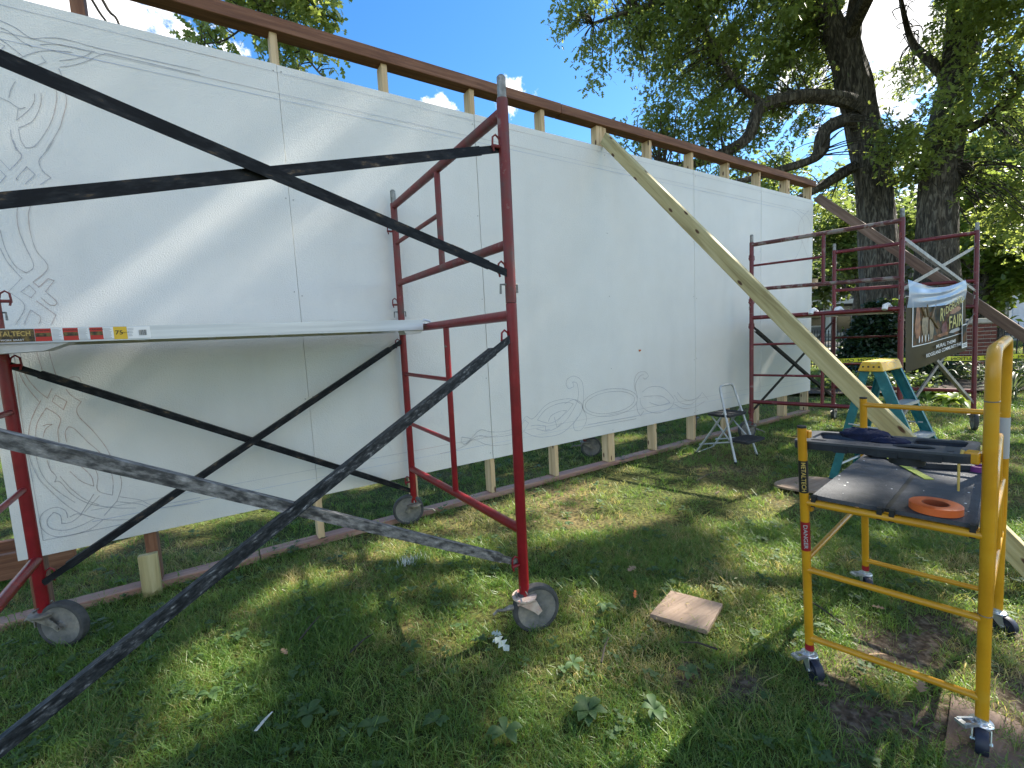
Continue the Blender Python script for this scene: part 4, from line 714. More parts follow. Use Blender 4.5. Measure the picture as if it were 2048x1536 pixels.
# two platform boards with black edging
def lerp(a, b, t): return a+(b-a)*t
def plat(t0, t1, name):
    z = .645
    a, b, c, d = lerp(FL(z), NR(z), t0), lerp(FL(z), NR(z), t1), lerp(BL(z), BR(z), t1), lerp(BL(z), BR(z), t0)
    ax = (d-a)/np.linalg.norm(d-a); a, b, c, d = a+ax*.010, b+ax*.010, c-ax*.012, d-ax*.012
    g = G(); g.hexa([q-V3(0, 0, .012) for q in (a, b, c, d)]+[a, b, c, d]); bo = g.obj(name, M['deck_grey'], ys_)
    for p, q in ((a, b), (d, c)): 
        g = G(); g.beam(p+V3(0, 0, -.020), q+V3(0, 0, -.020), .016, .010); g.obj('edge_bar', M['yellow'], bo)
    for p, q in ((a, b), (b, a)):
        e = (q-p)/np.linalg.norm(q-p); g = G(); o = p+e*.008; g.hexa([o-ax*.016-e*.006+V3(0, 0, -.034), o+ax*.004-e*.006+V3(0, 0, -.034), o+ax*.004+e*.006+V3(0, 0, -.034), o-ax*.016+e*.006+V3(0, 0, -.034), o-ax*.016-e*.006+V3(0, 0, .002), o+ax*.004-e*.006+V3(0, 0, .002), o+ax*.004+e*.006+V3(0, 0, .002), o-ax*.016+e*.006+V3(0, 0, .002)]); g.obj('platform_hook', M['black'], bo)
    return bo
plat(.045, .486, 'platform_board'); plat(.514, .955, 'platform_board')
g = G(); a, b = lerp(FL(.639), NR(.639), .5), lerp(BL(.639), BR(.639), .5); d = (b-a)/np.linalg.norm(b-a); g.beam(a+d*.012, b-d*.014, .0105, .010); g.obj('dark_gap_bar', M['black'], ys_)  # black bar stands in for the dark see-through gap and its black trims
# small swivel castors
def small_caster(P, off, lev):
    p = P(.1); stem = V3(p[0], p[1], 0); off = V3(off[0], off[1], 0); d = off/np.linalg.norm(off); s = V3(-d[1], d[0], 0); r = .036; ax = stem+off+V3(0, 0, r-.004)
    zt = .072
    g = G(); g.lathe(stem+V3(0, 0, zt), (0, 0, 1), [(.001, -.004), (.022, -.004), (.026, 0), (.024, .003), (.014, .005), (.013, .016), (.001, .016)], 20)
    for k in (-1, 1):
        q = stem+V3(0, 0, zt-.002)+s*k*.017; e = ax+s*k*.017
        pol = [q-d*.02, q+d*.022, e+d*.008, e+V3(0, 0, -.007), e-d*.010]; th = s*k*.0025
        g.add(pol+[v+th for v in pol], [(4, 3, 2, 1, 0), (5, 6, 7, 8, 9)]+[(i, (i+1) % 5, 5+(i+1) % 5, 5+i) for i in range(5)])
    g.hexa([stem+V3(0, 0, zt-.006)+a for a in (-d*.02-s*.0195, d*.022-s*.0195, d*.022+s*.0195, -d*.02+s*.0195)]+[stem+V3(0, 0, zt-.002)+a for a in (-d*.02-s*.0195, d*.022-s*.0195, d*.022+s*.0195, -d*.02+s*.0195)])
    g.tube([ax-s*.022, ax+s*.022], .005, 8)
    c = g.obj('caster', M['zinc'], ys_, smooth=True)
    g = G(); g.lathe(ax, s, [(.001, -.010), (.012, -.012), (.014, -.009), (r*.8, -.009), (r*.93, -.0135), (r, -.008), (r, .008), (r*.93, .0135), (r*.8, .009), (.014, .009), (.012, .012), (.001, .010)], 28); g.obj('wheel', M['navy_wheel'], c, smooth=True)
    lv = V3(lev[0], lev[1], 0); lv /= np.linalg.norm(lv); sd = V3(-lv[1], lv[0], 0); q = stem+V3(0, 0, zt+.001)
    g = G()
    for k in (-1, 1): g.hexa([q+lv*.012+sd*k*.011-sd*.003, q+lv*.060+sd*k*.011-sd*.003, q+lv*.060+sd*k*.011+sd*.003, q+lv*.012+sd*k*.011+sd*.003]+[v+V3(0, 0, .005) for v in (q+lv*.012+sd*k*.011-sd*.003, q+lv*.060+sd*k*.011-sd*.003+V3(0, 0, .006), q+lv*.060+sd*k*.011+sd*.003+V3(0, 0, .006), q+lv*.012+sd*k*.011+sd*.003)])
    g.hexa([q+lv*.052-sd*.014, q+lv*.066-sd*.014, q+lv*.066+sd*.014, q+lv*.052+sd*.014]+[v+V3(0, 0, .008) for v in (q+lv*.052-sd*.014, q+lv*.066-sd*.014, q+lv*.066+sd*.014, q+lv*.052+sd*.014)])
    g.obj('brake_pedal', M['zinc'], c)
small_caster(FL, (-.012, -.020), (-.9, .25)); small_caster(NR, (-.024, -.006), (-.85, .45)); small_caster(BL, (-.015, -.012), (-.9, .4)); small_caster(BR, (-.006, -.022), (-.9, .5))

# ------------------------------------------------------------------ tool tray and what lies on the platform
tz = .818
ta, tb = V3(1.129, -2.146, tz), V3(1.169, -2.534, tz); tl = (tb-ta)/np.linalg.norm(tb-ta); tw = V3(-tl[1], tl[0], 0); LT = np.linalg.norm(tb-ta)
TP = lambda u, v, h=0.0: ta+tl*u+tw*v+V3(0, 0, h+.020*u/LT)
tray = thing('tool_tray', 'long black plastic tool tray with round holes hung across the yellow scaffold', 'tool tray', tuple((ta+tb)/2))
WT = .185
def ring_plate(outline, holes, z0, z1):
    """flat plate with holes, triangulated by blender's own filler"""
    import bmesh
    cu = bpy.data.curves.new('tmp', 'CURVE'); cu.dimensions = '2D'; cu.fill_mode = 'BOTH'; cu.extrude = (z1-z0)/2
    for pl in [outline]+holes:
        sp = cu.splines.new('POLY'); sp.points.add(len(pl)-1); sp.use_cyclic_u = True
        for k, q in enumerate(pl): sp.points[k].co = (q[0], q[1], 0, 1)
    ob = bpy.data.objects.new('tmp', cu); COL.objects.link(ob); bpy.context.view_layer.update()
    me = bpy.data.meshes.new_from_object(ob.evaluated_get(bpy.context.evaluated_depsgraph_get())); bpy.data.objects.remove(ob)
    v = [(p.co[0], p.co[1], p.co[2]+(z0+z1)/2) for p in me.vertices]; f = [tuple(p.vertices) for p in me.polygons]; bpy.data.meshes.remove(me); return v, f
def ell(cx, cy, rx, ry, n=28): return [(cx+rx*math.cos(2*math.pi*k/n), cy+ry*math.sin(2*math.pi*k/n)) for k in range(n)]
def rrect(x0, y0, x1, y1, r, n=5):
    o = []
    for cx, cy, a in ((x1-r, y0+r, -90), (x1-r, y1-r, 0), (x0+r, y1-r, 90), (x0+r, y0+r, 180)):
        for k in range(n+1): t = math.radians(a+90*k/n); o.append((cx+r*math.cos(t), cy+r*math.sin(t)))
    return o
out = rrect(-.012, -.004, LT+.004, WT, .022)
holes = [ell(.050, .030, .022, .0085), ell(.275, .042, .046, .024), rrect(.095, .018, .150, .022, .0018, 3), rrect(.16, .028, .178, .034, .002, 3), rrect(.19, .022, .205, .028, .002, 3), rrect(.345, .018, .36, .026, .003, 3), rrect(.372, .02, .387, .028, .003, 3), rrect(.02, .055, .225, .165, .014), rrect(.262, .085, .372, .165, .012)]
v, f = ring_plate(out, holes, -.003, .003); g = G(); g.add([TP(p[0], p[1], p[2]) for p in v], f); g.obj('tray_top', M['plastic_flat'], tray)
g = G()
n = len(out)
for k in range(n):
    a, b = out[k], out[(k+1) % n]; g.add([TP(a[0], a[1], -.022), TP(b[0], b[1], -.022), TP(b[0], b[1], -.003), TP(a[0], a[1], -.003)], [(0, 1, 2, 3)])
for x0, x1 in ((.10, .135), (.205, .25), (.30, .34)): 
    o = TP(x0, -.0045, -.034); g.hexa([TP(x0, -.008, -.024), TP(x1, -.008, -.024), TP(x1, -.0045, -.024), TP(x0, -.0045, -.024), TP(x0, -.008, -.010), TP(x1, -.008, -.010), TP(x1, -.0045, -.010), TP(x0, -.0045, -.010)])
g.obj('tray_skirt', M['plastic'], tray)
def well(u0, v0, u1, v1, dz, m):
    g = G(); i = .010; z1 = -.0035
    top = [TP(u0, v0, z1), TP(u1, v0, z1), TP(u1, v1, z1), TP(u0, v1, z1)]; bot = [TP(u0+i, v0+i, dz), TP(u1-i, v0+i, dz), TP(u1-i, v1-i, dz), TP(u0+i, v1-i, dz)]
    g.add(top+bot, [(4, 5, 6, 7), (0, 1, 5, 4), (1, 2, 6, 5), (2, 3, 7, 6), (3, 0, 4, 7)]); return g.obj('tray_well', m, tray)
well(.018, .053, .227, .167, -.016, M['plastic_flat']); well(.260, .083, .374, .167, -.020, M['plastic'])
for k in range(3):
    g = G(); pts = [TP(.13+.022*k+.012*math.cos(t)*(1+k*.3), .07+.045*math.sin(t)*1.2, -.0135) for t in np.linspace(-1.2, 1.2, 9)]; g.tube(pts, .0022, 6); g.obj('moulded_rib', M['plastic'], tray)
g = G(); g.tube([TP(.262, .043, -.045), TP(.262, .043, -.0035)], .040, 20, cap=False); g.lathe(TP(.262, .043, -.045), (0, 0, 1), [(.040, 0), (.001, -.001)], 20); g.obj('cup_holder', M['plastic'], tray, smooth=True)
# navy cloth bundled on the tray: lumpy folded mesh
def lump(c, ax, ay, rx, ry, rz, n=26, m=16, seed=0, rough=.16):
    r_ = np.random.default_rng(seed); ph = r_.uniform(0, 6.28, 8); vs = []; fs = []
    for j in range(m+1):
        th = math.pi*j/m
        for k in range(n):
            a = 2*math.pi*k/n
            q = 1+rough*(math.sin(3*a+ph[0]+2*th)*.5+math.sin(5*a-ph[1]+3*th)*.4+math.sin(9*a+ph[2]-4*th)*.28+math.sin(2*a+7*th+ph[3])*.4)
            x, y, z = math.sin(th)*math.cos(a)*rx*q, math.sin(th)*math.sin(a)*ry*q, math.cos(th)*rz*q
            z = max(z, -rz*.45); vs.append(V3(*c)+ax*x+ay*y+V3(0, 0, z))
    for j in range(m):
        for k in range(n): fs.append((j*n+k, (j+1)*n+k, (j+1)*n+(k+1) % n, j*n+(k+1) % n))
    return vs, fs
cl = G()
for (u, v_, h, rx, ry, rz, sd) in ((.155, .105, .012, .062, .034, .022, 3), (.215, .085, .004, .045, .028, .014, 4), (.125, .110, .014, .034, .03, .020, 5)):
    cl.add(*lump(TP(u, v_, h), tl, tw, rx, ry, rz, seed=sd))
cl.obj('cloth', M['navy'], None, smooth=True, label='crumpled navy blue cloth lying on the black tool tray', cat='cloth', loc=tuple(TP(.16, .1, 0)))
PZ = .645
roll = G(); cR = V3(1.262, -2.452, PZ)
roll.lathe(cR, (0, 0, 1), [(.030, .0008), (.056, .0008), (.0575, .002), (.0575, .021), (.056, .0222), (.030, .0222)], 40); ro = roll.obj('tape_roll', M['orange'], None, smooth=True, label='wide flat roll of orange tape lying on the grey platform', cat='tape roll', loc=tuple(cR))
g = G(); g.lathe(cR, (0, 0, 1), [(.0302, .001), (.0302, .0222), (.0275, .0222), (.0275, .001)], 32); g.obj('cardboard_core', M['orange_dark'], ro, smooth=True)
rl = G(); a, b = V3(1.80, -2.162, PZ+.006), V3(1.574, -2.358, PZ+.0008); d = (b-a)/np.linalg.norm(b-a); s = V3(-d[1], d[0], 0)
def fl(t, w): return lerp(a, b, t)+s*w
rl.hexa([fl(0, -.013), fl(1, -.013), fl(1, .013), fl(0, .013)]+[q+V3(0, 0, .002) for q in (fl(0, -.013), fl(1, -.013), fl(1, .013), fl(0, .013))]); rl = rl.obj('ruler', M['lime'], None, label='lime green flat ruler sticking out from under the tool tray', cat='ruler', loc=tuple(a))
for k in range(18):
    g = G(); t = .06+k*.05; g.add([fl(t, .012)+V3(0, 0, .0024), fl(t+.008, .012)+V3(0, 0, .0024), fl(t+.008, .006 if k % 3 else .001)+V3(0, 0, .0024), fl(t, .006 if k % 3 else .001)+V3(0, 0, .0024)], [(0, 1, 2, 3)]); g.obj('ruler_mark', M['black'], rl)
g = G(); g.add(*lump((1.80, -2.17, PZ+.010), V3(.8, -.6, 0), V3(.6, .8, 0), .075, .035, .014, seed=8, rough=.08)); g.obj('work_glove', M['plastic'], None, smooth=True, label='flat black glove lying behind the ruler under the tool tray', cat='glove', loc=(1.80, -2.17, PZ))
g = G(); g.prism(rrect(-.075, -.022, .075, .022, .01), (1.76, -2.355, PZ+.0006), (.55, -.835, 0), (.835, .55, 0), (0, 0, 1), .022); g.obj('tool_case', M['plastic'], None, label='small black case on the platform beneath the tool tray', cat='tool case', loc=(1.76, -2.355, PZ), bevel=.004)
g = G(); g.lathe((1.80, -2.43, PZ), (0, 0, 1), [(.018, .0008), (.030, .0008), (.030, .02), (.018, .02), (.018, .0008)], 28); g.obj('tape_roll', M['purple'], None, smooth=True, label='small roll of purple tape behind the tool tray on the platform', cat='tape roll', loc=(1.80, -2.43, PZ))
# paint drips on the boards
for k in range(26):
    u, w = random.uniform(.08, .95), random.uniform(.06, .94)
    p = lerp(lerp(FL(PZ), NR(PZ), w), lerp(BL(PZ), BR(PZ), w), u); r = random.uniform(.0012, .0038)
    if abs(w-.5) < .02: continue
    g = G(); g.lathe(p+V3(0, 0, .0004), (0, 0, 1), [(r, 0), (r*.6, .0005), (.0002, .0006)], 7); g.obj('paint_drip', M['white'], ys_)

# ------------------------------------------------------------------ stepladder
ld = thing('stepladder', 'teal fibreglass stepladder with a yellow top cap behind the yellow scaffold', 'stepladder', (3.48, -1.6, 0))
C = V3(3.35, -1.645, .90); wt, dt = .338, .118; sf, sr, sp = .405, .20, .065
zt = .84
def railpt(side, front, z, inn=0.0):
    x = C[0]+(.012 if side == 0 else wt-.012)+(-1 if side == 0 else 1)*(sp*(zt-z)); y = C[1]+(.018-sf*(zt-z) if front else dt-.018+sr*(zt-z)); return V3(x, y, z)
for side in (0, 1):
    for front in (1, 0):
        g = G(); a, b = railpt(side, front, zt+.01), railpt(side, front, -.005); w = .062 if front else .046; 
        g.beam(a, b, .004, w, up=(0, 1, .25)); 
        for e in (-1, 1):
            o = V3(0, e*w/2*.97, 0); g.beam(a+o+V3((.011 if side == 0 else -.011), 0, 0), b+o+V3((.011 if side == 0 else -.011), 0, 0), .022, .004, up=(0, 1, .25))
        rail = g.obj('front_rail' if front else 'rear_rail', M['teal'], ld)
        g = G(); q = railpt(side, front, .012); g.box(q+V3(-.014, -.036, -.02), q+V3(.014, .036, .028)); g.obj('foot_pad', M['tread'], rail, bevel=.004)
for z in (.62, .40, .18):
    a, b = railpt(0, 1, z), railpt(1, 1, z); g = G(); g.box((a[0]+.003, a[1]-.040, z-.006), (b[0]-.003, b[1]+.038, z)); g.box((a[0]+.003, a[1]-.0435, z-.022), (b[0]-.003, b[1]-.0405, z)); g.obj('step', M['alu'], ld)
for z in (.58, .34, .14):
    a, b = railpt(0, 0, z), railpt(1, 0, z); g = G(); g.tube([a, b], .008, 8); g.obj('rear_bar', M['alu_mid'], ld)
for side in (0, 1):
    g = G(); a, b = railpt(side, 1, .46), railpt(side, 0, .46); m_ = (a+b)/2+V3(0, 0, -.012); g.tube([a, m_, b], .006, 6); g.obj('spreader', M['alu_mid'], ld)
g = G(); x0, x1 = C[0]-.012, C[0]+wt+.012; y0, y1 = C[1]-.016, C[1]+dt+.016
g.hexa([V3(x0, y0, .84), V3(x1, y0, .84), V3(x1, y1, .84), V3(x0, y1, .84), V3(x0+.016, y0+.022, .908), V3(x1-.016, y0+.022, .908), V3(x1-.016, y1-.018, .908), V3(x0+.016, y1-.018, .908)]); cap = g.obj('top_cap', M['ladder_yellow'], ld, bevel=.008)
g = G(); g.prism(rrect(-.09, -.022, .09, .022, .01), V3(C[0]+wt/2, y0+.010, .912), (1, 0, 0), (0, 1, 0), (0, 0, 1), .004) if False else None
for k in range(4):
    g = G(); g.lathe((x0+.0075, C[1]+.012+.03*k, .872), (-1, 0, .24), [(.0065, -.002), (.0065, .0008), (.0008, .0008)], 10); g.obj('tool_hole', M['black'], cap)
g = G(); nv = V3(0, -.068, .022); g.tube([V3(C[0]+wt/2+.075*math.cos(t), y0+.0115+.0064*math.sin(t), .874+.022*math.sin(t)) for t in np.linspace(0, 2*math.pi, 30)], .0016, 6); g.obj('oval_emblem', M['grey_print'], cap)
for dx_ in (-.10, .10): 
    g = G(); g.hexa([V3(C[0]+wt/2+dx_-.014, y0+.0175, .897), V3(C[0]+wt/2+dx_+.014, y0+.0175, .897), V3(C[0]+wt/2+dx_+.014, y0+.03, .897), V3(C[0]+wt/2+dx_-.014, y0+.03, .897)]+[V3(C[0]+wt/2+dx_-.014, y0+.021, .902), V3(C[0]+wt/2+dx_+.014, y0+.021, .902), V3(C[0]+wt/2+dx_+.014, y0+.034, .902), V3(C[0]+wt/2+dx_-.014, y0+.034, .902)]); g.obj('tool_slot', M['black'], cap)

# ------------------------------------------------------------------ folding step stool
st = thing('step_stool', 'folding grey metal step stool with two black treads in front of the wall', 'step stool', (3.45, -.43, 0))
fa, fb = V3(3.285, -.655, .0), V3(3.655, -.640, .0); ba, bb = V3(3.345, -.215, 0), V3(3.66, -.19, 0)
ha, hb = V3(3.40, -.43, .66), V3(3.63, -.415, .66)
g = G(); g.tube(bend(fa, ha+V3(-.005, 0, 0), hb, fb, .05, 6), .0105, 10); g.obj('front_hoop', M['grey_tube'], st, smooth=True)
sa, sb = lerp(fa, ha, .52)+V3(0, .012, 0), lerp(fb, hb, .52)+V3(0, .012, 0)
ua, ub = lerp(fa, ha, .66), lerp(fb, hb, .66)
g = G(); g.tube(bend(ua, ba, bb, ub, .05, 6), .0095, 10); g.obj('rear_hoop', M['grey_tube'], st, smooth=True)
z = .40
def tread(x0, y0, x1, y1, z, nm='tread'):
    g = G(); g.prism(rrect(x0, y0, x1, y1, .025), (0, 0, z), (1, 0, 0), (0, 1, 0), (0, 0, 1), .022); t_ = g.obj(nm, M['tread'], st, bevel=.003)
    for k in range(6):
        g = G(); xx = x0+.04+(x1-x0-.08)*k/5; g.box((xx-.006, y0+.02, z+.0222), (xx+.006, y1-.02, z+.0245)); g.obj('tread_rib', M['tread'], t_)
tread(3.345, -.55, 3.645, -.335, .385); tread(3.325, -.735, 3.62, -.555, .175)
for s_, (p, q) in enumerate(((V3(3.335, -.57, .18), V3(3.375, -.36, .385)), (V3(3.625, -.56, .18), V3(3.63, -.35, .385)), (V3(3.34, -.64, .185), V3(3.36, -.245, .09)), (V3(3.62, -.63, .185), V3(3.645, -.23, .09)))):
    g = G(); g.tube([p, q], .007, 8); g.obj('stay', M['grey_tube'], st, smooth=True)
for p in (fa, fb, ba, bb):
    g = G(); g.lathe(p+V3(0, 0, -.004), (0, 0, 1), [(.001, 0), (.014, 0), (.0135, .02), (.001, .02)], 10); g.obj('foot_cap', M['tread'], st, smooth=True)

# ------------------------------------------------------------------ lying boards
bp = [V3(1.193, -1.598, 0), V3(1.276, -1.796, 0), V3(1.077, -1.857, 0), V3(.987, -1.654, 0)]
g = G(); zb_ = [.030, .034, .030, .028]; g.hexa([p+V3(0, 0, h-.020) for p, h in zip(bp, zb_)]+[p+V3(0, 0, h) for p, h in zip(bp, zb_)])
o = g.obj('board', M['plain_board'], None, label='short square offcut of brown board lying on the grass', cat='board', loc=(1.13, -1.73, .02), bevel=.002); 
g = G(); pts = []
for k in range(36):
    a = 2*math.pi*k/36; pts.append(V3(3.07, -1.33, 0)+V3(.844, -.536, 0)*.225*math.cos(a)*(1+.02*math.sin(3*a))+V3(.536, .844, 0)*.155*math.sin(a)*1.05)
g.add([p+V3(0, 0, .022+.008*math.sin(k*.35)) for k, p in enumerate(pts)]+[p+V3(0, 0, .036+.008*math.sin(k*.35)) for k, p in enumerate(pts)], [tuple(range(35, -1, -1)), tuple(range(36, 72))]+[(k, (k+1) % 36, 36+(k+1) % 36, 36+k) for k in range(36)])
g.obj('round_board', M['plain_board'], None, label='round brown board lying on the grass left of the teal ladder', cat='board', loc=(3.07, -1.33, .02))
lumber('board', M['plain_board'], None, (2.55, -2.62, .02), (2.95, -2.95, .02), .16, .018, label='pale board lying on the grass at the right edge of the photo', cat='board')
g = G(); bq = [V3(1.427, -2.470, 0), V3(1.444, -2.612, 0), V3(1.142, -2.722, 0), V3(1.045, -2.537, 0)]; g.hexa([q+V3(0, 0, -.012) for q in bq]+[q+V3(0, 0, .011) for q in bq])
g.obj('board', M['grey_wood'], None, label='flat brown board in the dirt under the near right wheel of the yellow scaffold', cat='board', loc=tuple(bq[0]), bevel=.002)
# ------------------------------------------------------------------ banner on the far tower
bn = thing('banner', 'brown vinyl fair banner with a painting and yellow lettering tied to the far tower', 'banner', (5.2, -1.5, 1.2))
ba_, bb_ = B2(1.535)+V3(.0, -.035, 0), B3(1.535)+V3(-.42, -.02, 0)
bx = (bb_-ba_); LB_ = np.linalg.norm(bx); bx /= LB_; by = V3(0, 0, 1); bnz = np.cross(bx, by)
def BP(u, v, h=0.0):      # u along (0..1), v down (0..1), wavy cloth; h towards the viewer
    sag = .035*math.sin(math.pi*u)*(1-v); w = .018*math.sin(4.0*u+1.6*v)*(.3+.7*v)+.003*math.sin(13*u-3*v)
    x = LB_*(u-.5)*(1-.03*v*(1-2*abs(u-.5)))+LB_*.5+.12*v*u; z = -.02-.80*v*(1.0-.13*u)-sag+.02*u
    return ba_+bx*x+by*z+bnz*(w+h)
def bgrid(u0, v0, u1, v1, h, nu, nv, nm, m, par, edge=None, **kw):
    g = G(); vs = []; fs = []
    for j in range(nv+1):
        for k in range(nu+1): vs.append(BP(u0+(u1-u0)*k/nu, v0+(v1-v0)*j/nv, h))
    for j in range(nv):
        for k in range(nu): q = j*(nu+1)+k; fs.append((q, q+1, q+nu+2, q+nu+1))
    g.add(vs, fs); return g.obj(nm, m, par, smooth=True, **kw)
sgn = 1 if np.dot(bnz, V3(-.393, -2.849, 1.2)-ba_) > 0 else -1
H = .0025*sgn
bgrid(0, .17, 1, 1, 0, 30, 16, 'vinyl_sheet', M['banner'], bn)
pic = bgrid(.09, .19, .93, .72, H, 28, 14, 'printed_picture', M['picture'], bn)
for u0, v0, u1, v1 in ((.08, .17, .09, .73), (.93, .17, .94, .73), (.09, .72, .93, .73)):
    bgrid(u0, v0, u1, v1, H*1.6, 16, 8, 'picture_border', M['white'], bn)
def blob(par, u, v, ru, rv, m, nm='printed_figure', h=2.2, a=0.0, n=16):
    g = G(); pts = []
    for k in range(n):
        t = 2*math.pi*k/n; x, y = math.cos(t)*ru*(1+.15*math.sin(3*t+u*40)), math.sin(t)*rv*(1+.12*math.sin(4*t+u*31)); pts.append(BP(u+x*math.cos(a)-y*math.sin(a), v+x*math.sin(a)+y*math.cos(a), H*h))
    g.add([BP(u, v, H*h)]+pts, [(0, k+1, (k+1) % n+1) for k in range(n)]); return g.obj(nm, m, par)
blob(pic, .15, .46, .035, .20, M['figure2']); blob(pic, .26, .50, .05, .19, M['figure1']); blob(pic, .36, .55, .04, .15, M['figure1'], h=2.6); blob(pic, .60, .58, .05, .08, M['figure3']); blob(pic, .58, .665, .10, .025, M['figure2']); blob(pic, .79, .375, .11, .040, M['figure2'], a=-.12); blob(pic, .80, .655, .12, .025, M['grey_print'], h=2.4)
for u in (.17, .21, .26, .31): blob(pic, u, .655, .006, .045, M['white'], h=2.9, n=10)
for u0, v0, u1, v1 in ((.20, .28, .25, .40), (.27, .24, .30, .40), (.42, .26, .36, .42), (.33, .40, .48, .56)):
    g = G(); g.tube([BP(u0, v0, H*3), BP((u0+u1)/2, (v0+v1)/2, H*3), BP(u1, v1, H*3)], .010, 6); g.obj('printed_stalk', M['figure1'], pic)
def btext(par, body, u, v, size, m, du=(1, 0), squash=1.0, h=3.4):
    o = BP(u, v, H*h); ex = BP(u+.04*du[0], v+.04*du[1], H*h)-BP(u-.04*du[0], v-.04*du[1], H*h); ey = np.cross(bnz*sgn, ex/np.linalg.norm(ex)); text('lettering', body, m, par, o, ex, ey, size, squash=squash)
btext(pic, 'FAIR', .755, .53, .17, M['paleyellow'], squash=1.0, h=9); 
btext(pic, 'R', .505, .40, .17, M['paleyellow'], squash=.75, h=9)
for ch, u, v in zip('IDGELAND', (.548, .592, .642, .690, .735, .783, .834, .885), (.372, .348, .322, .298, .278, .262, .252, .247)): btext(pic, ch, u, v, .098, M['paleyellow'], squash=.95, h=9)
btext(bn, 'MURAL THEME', .60, .795, .046, M['white'], squash=1.45, h=10); btext(bn, 'RIDGELAND COMMUNITY FAIR', .57, .865, .046, M['white'], squash=1.3, h=12)
# clear plastic slung over the top of the banner
g = G(); vs = []; fs = []; nu, nv = 34, 12
for j in range(nv+1):
    for k in range(nu+1):
        u, v = k/nu, j/nv; fold = .007*math.sin((v*1.8+u*.8)*9)*math.sin(math.pi*u)
        p = BP(-.01+u*.96, -.01+v*(.30-.03*u)-0.06*math.sin(math.pi*u)*0, 0)+bnz*sgn*(.014+.012*math.sin(math.pi*v)+fold)+V3(0, 0, -.06*math.sin(math.pi*u)*(1-v)*.6); vs.append(p)
for j in range(nv):
    for k in range(nu): q = j*(nu+1)+k; fs.append((q, q+1, q+nu+2, q+nu+1))
g.add(vs, fs); g.obj('plastic_sheet', M['sheet'], None, smooth=True, label='clear plastic sheet draped over the top of the brown banner', cat='plastic sheet', loc=tuple(BP(.5, .1)))
sp_ = thing('small_poster', 'narrow dark poster with a white edge hanging at the lower right of the banner', 'poster', tuple(BP(.93, .75)))
bgrid(.875, .60, .965, .935, H*9, 4, 6, 'poster_sheet', M['white'], sp_); bgrid(.885, .615, .955, .865, H*10.5, 4, 6, 'poster_picture', M['picture'], sp_)
for v in (.885, .905): bgrid(.89, v, .95, v+.008, H*10.5, 4, 1, 'print_line', M['black'], sp_)
for p, q in ((BP(0, .01), B2(1.50)), (BP(1, .03), B3(1.50)), (BP(0, .99), B2(.70)), (BP(1, .97), B3(.86))):
    g = G(); g.tube([p, lerp(p, q, .5)+V3(0, 0, -.01), q], .003, 6); g.obj('tie_cord', M['black'], bn)

# ------------------------------------------------------------------ caution tape on two stakes
tp = thing('caution_tape', 'yellow CAUTION tape stretched across in front of the brick pier, lettering seen from behind', 'tape', (9.5, 0, 0))
t0, t1_ = V3(7.45, 2.06, .57), V3(11.9, -2.62, .50); td = t1_-t0; LTp = np.linalg.norm(td); td /= LTp; tn = np.cross(td, V3(0, 0, 1)); tn /= np.linalg.norm(tn)
if np.dot(tn, V3(-.393, -2.849, 1.2)-t0) < 0: tn = -tn
g = G(); vs = []; fs = []; n = 60
def tapept(u, e): tw_ = .10*math.sin(u*9)+.06*math.sin(u*23); return t0+td*LTp*u+V3(0, 0, -.05*math.sin(math.pi*u)+.008*math.sin(u*40))+(V3(0, 0, 1)*math.cos(tw_)+tn*math.sin(tw_))*e*.036
for k in range(n+1): vs += [tapept(k/n, -1), tapept(k/n, 1)]
for k in range(n): fs.append((2*k, 2*k+2, 2*k+3, 2*k+1))
g.add(vs, fs); g.obj('tape_strip', M['tape'], tp, smooth=True)
for u in (.085, .155, .225, .295, .365, .435, .505, .575, .645, .715, .785):
    o = tapept(u, 0)+tn*.012; e = td*-1    # mirrored: the print shows through from the other side
    text('lettering', 'CAUTION', M['black'], tp, o, tuple(e), (0, 0, 1), .070, squash=1.25)
for p in (t0, t1_):
    lumber('stake', M['pine'], tp, (p[0], p[1], -.1), (p[0], p[1], .75), .035, .035, up=(1, 0, 0))

# ------------------------------------------------------------------ brick pier and iron fence
pr = thing('brick_pier', 'low red brick pier with a pale stone cap behind the banner', 'brick pier', (11.75, -.25, 0))
pa, pb = V3(11.28, .12, 0), V3(12.05, -.62, 0)
pdx = (pb-pa); LP = np.linalg.norm(pdx); pdx /= LP; pdn = V3(-pdx[1], pdx[0], 0)
if np.dot(pdn, V3(-.393, -2.849, 0)-pa) > 0: pdn = -pdn       # pdn points away from the camera
DP = .46; HP = 1.03
def PP(u, v, z): return pa+pdx*u+pdn*v+V3(0, 0, z)
g = G(); g.hexa([PP(.008, .008, 0), PP(LP-.008, .008, 0), PP(LP-.008, DP-.008, 0), PP(.008, DP-.008, 0), PP(.008, .008, HP), PP(LP-.008, .008, HP), PP(LP-.008, DP-.008, HP), PP(.008, DP-.008, HP)]); g.obj('mortar_core', M['mortar'], pr)
g = G(); o_ = .04; g.hexa([PP(-o_, -o_, HP), PP(LP+o_, -o_, HP), PP(LP+o_, DP+o_, HP), PP(-o_, DP+o_, HP), PP(-o_, -o_, HP+.09), PP(LP+o_, -o_, HP+.09), PP(LP+o_, DP+o_, HP+.09), PP(-o_, DP+o_, HP+.09)]); g.obj('stone_cap', M['stone'], pr, bevel=.008)
bricks = {}
def brick_mesh(ln, mi):
    k = (round(ln, 3), mi)
    if k not in bricks:
        me = bpy.data.meshes.new('brick'); gg = G(); gg.box((0, 0, 0), (ln, .05, .059)); me.from_pydata(gg.v, [], gg.f); me.materials.append(M['brick'] if mi else M['brick2']); bricks[k] = me
    return bricks[k]
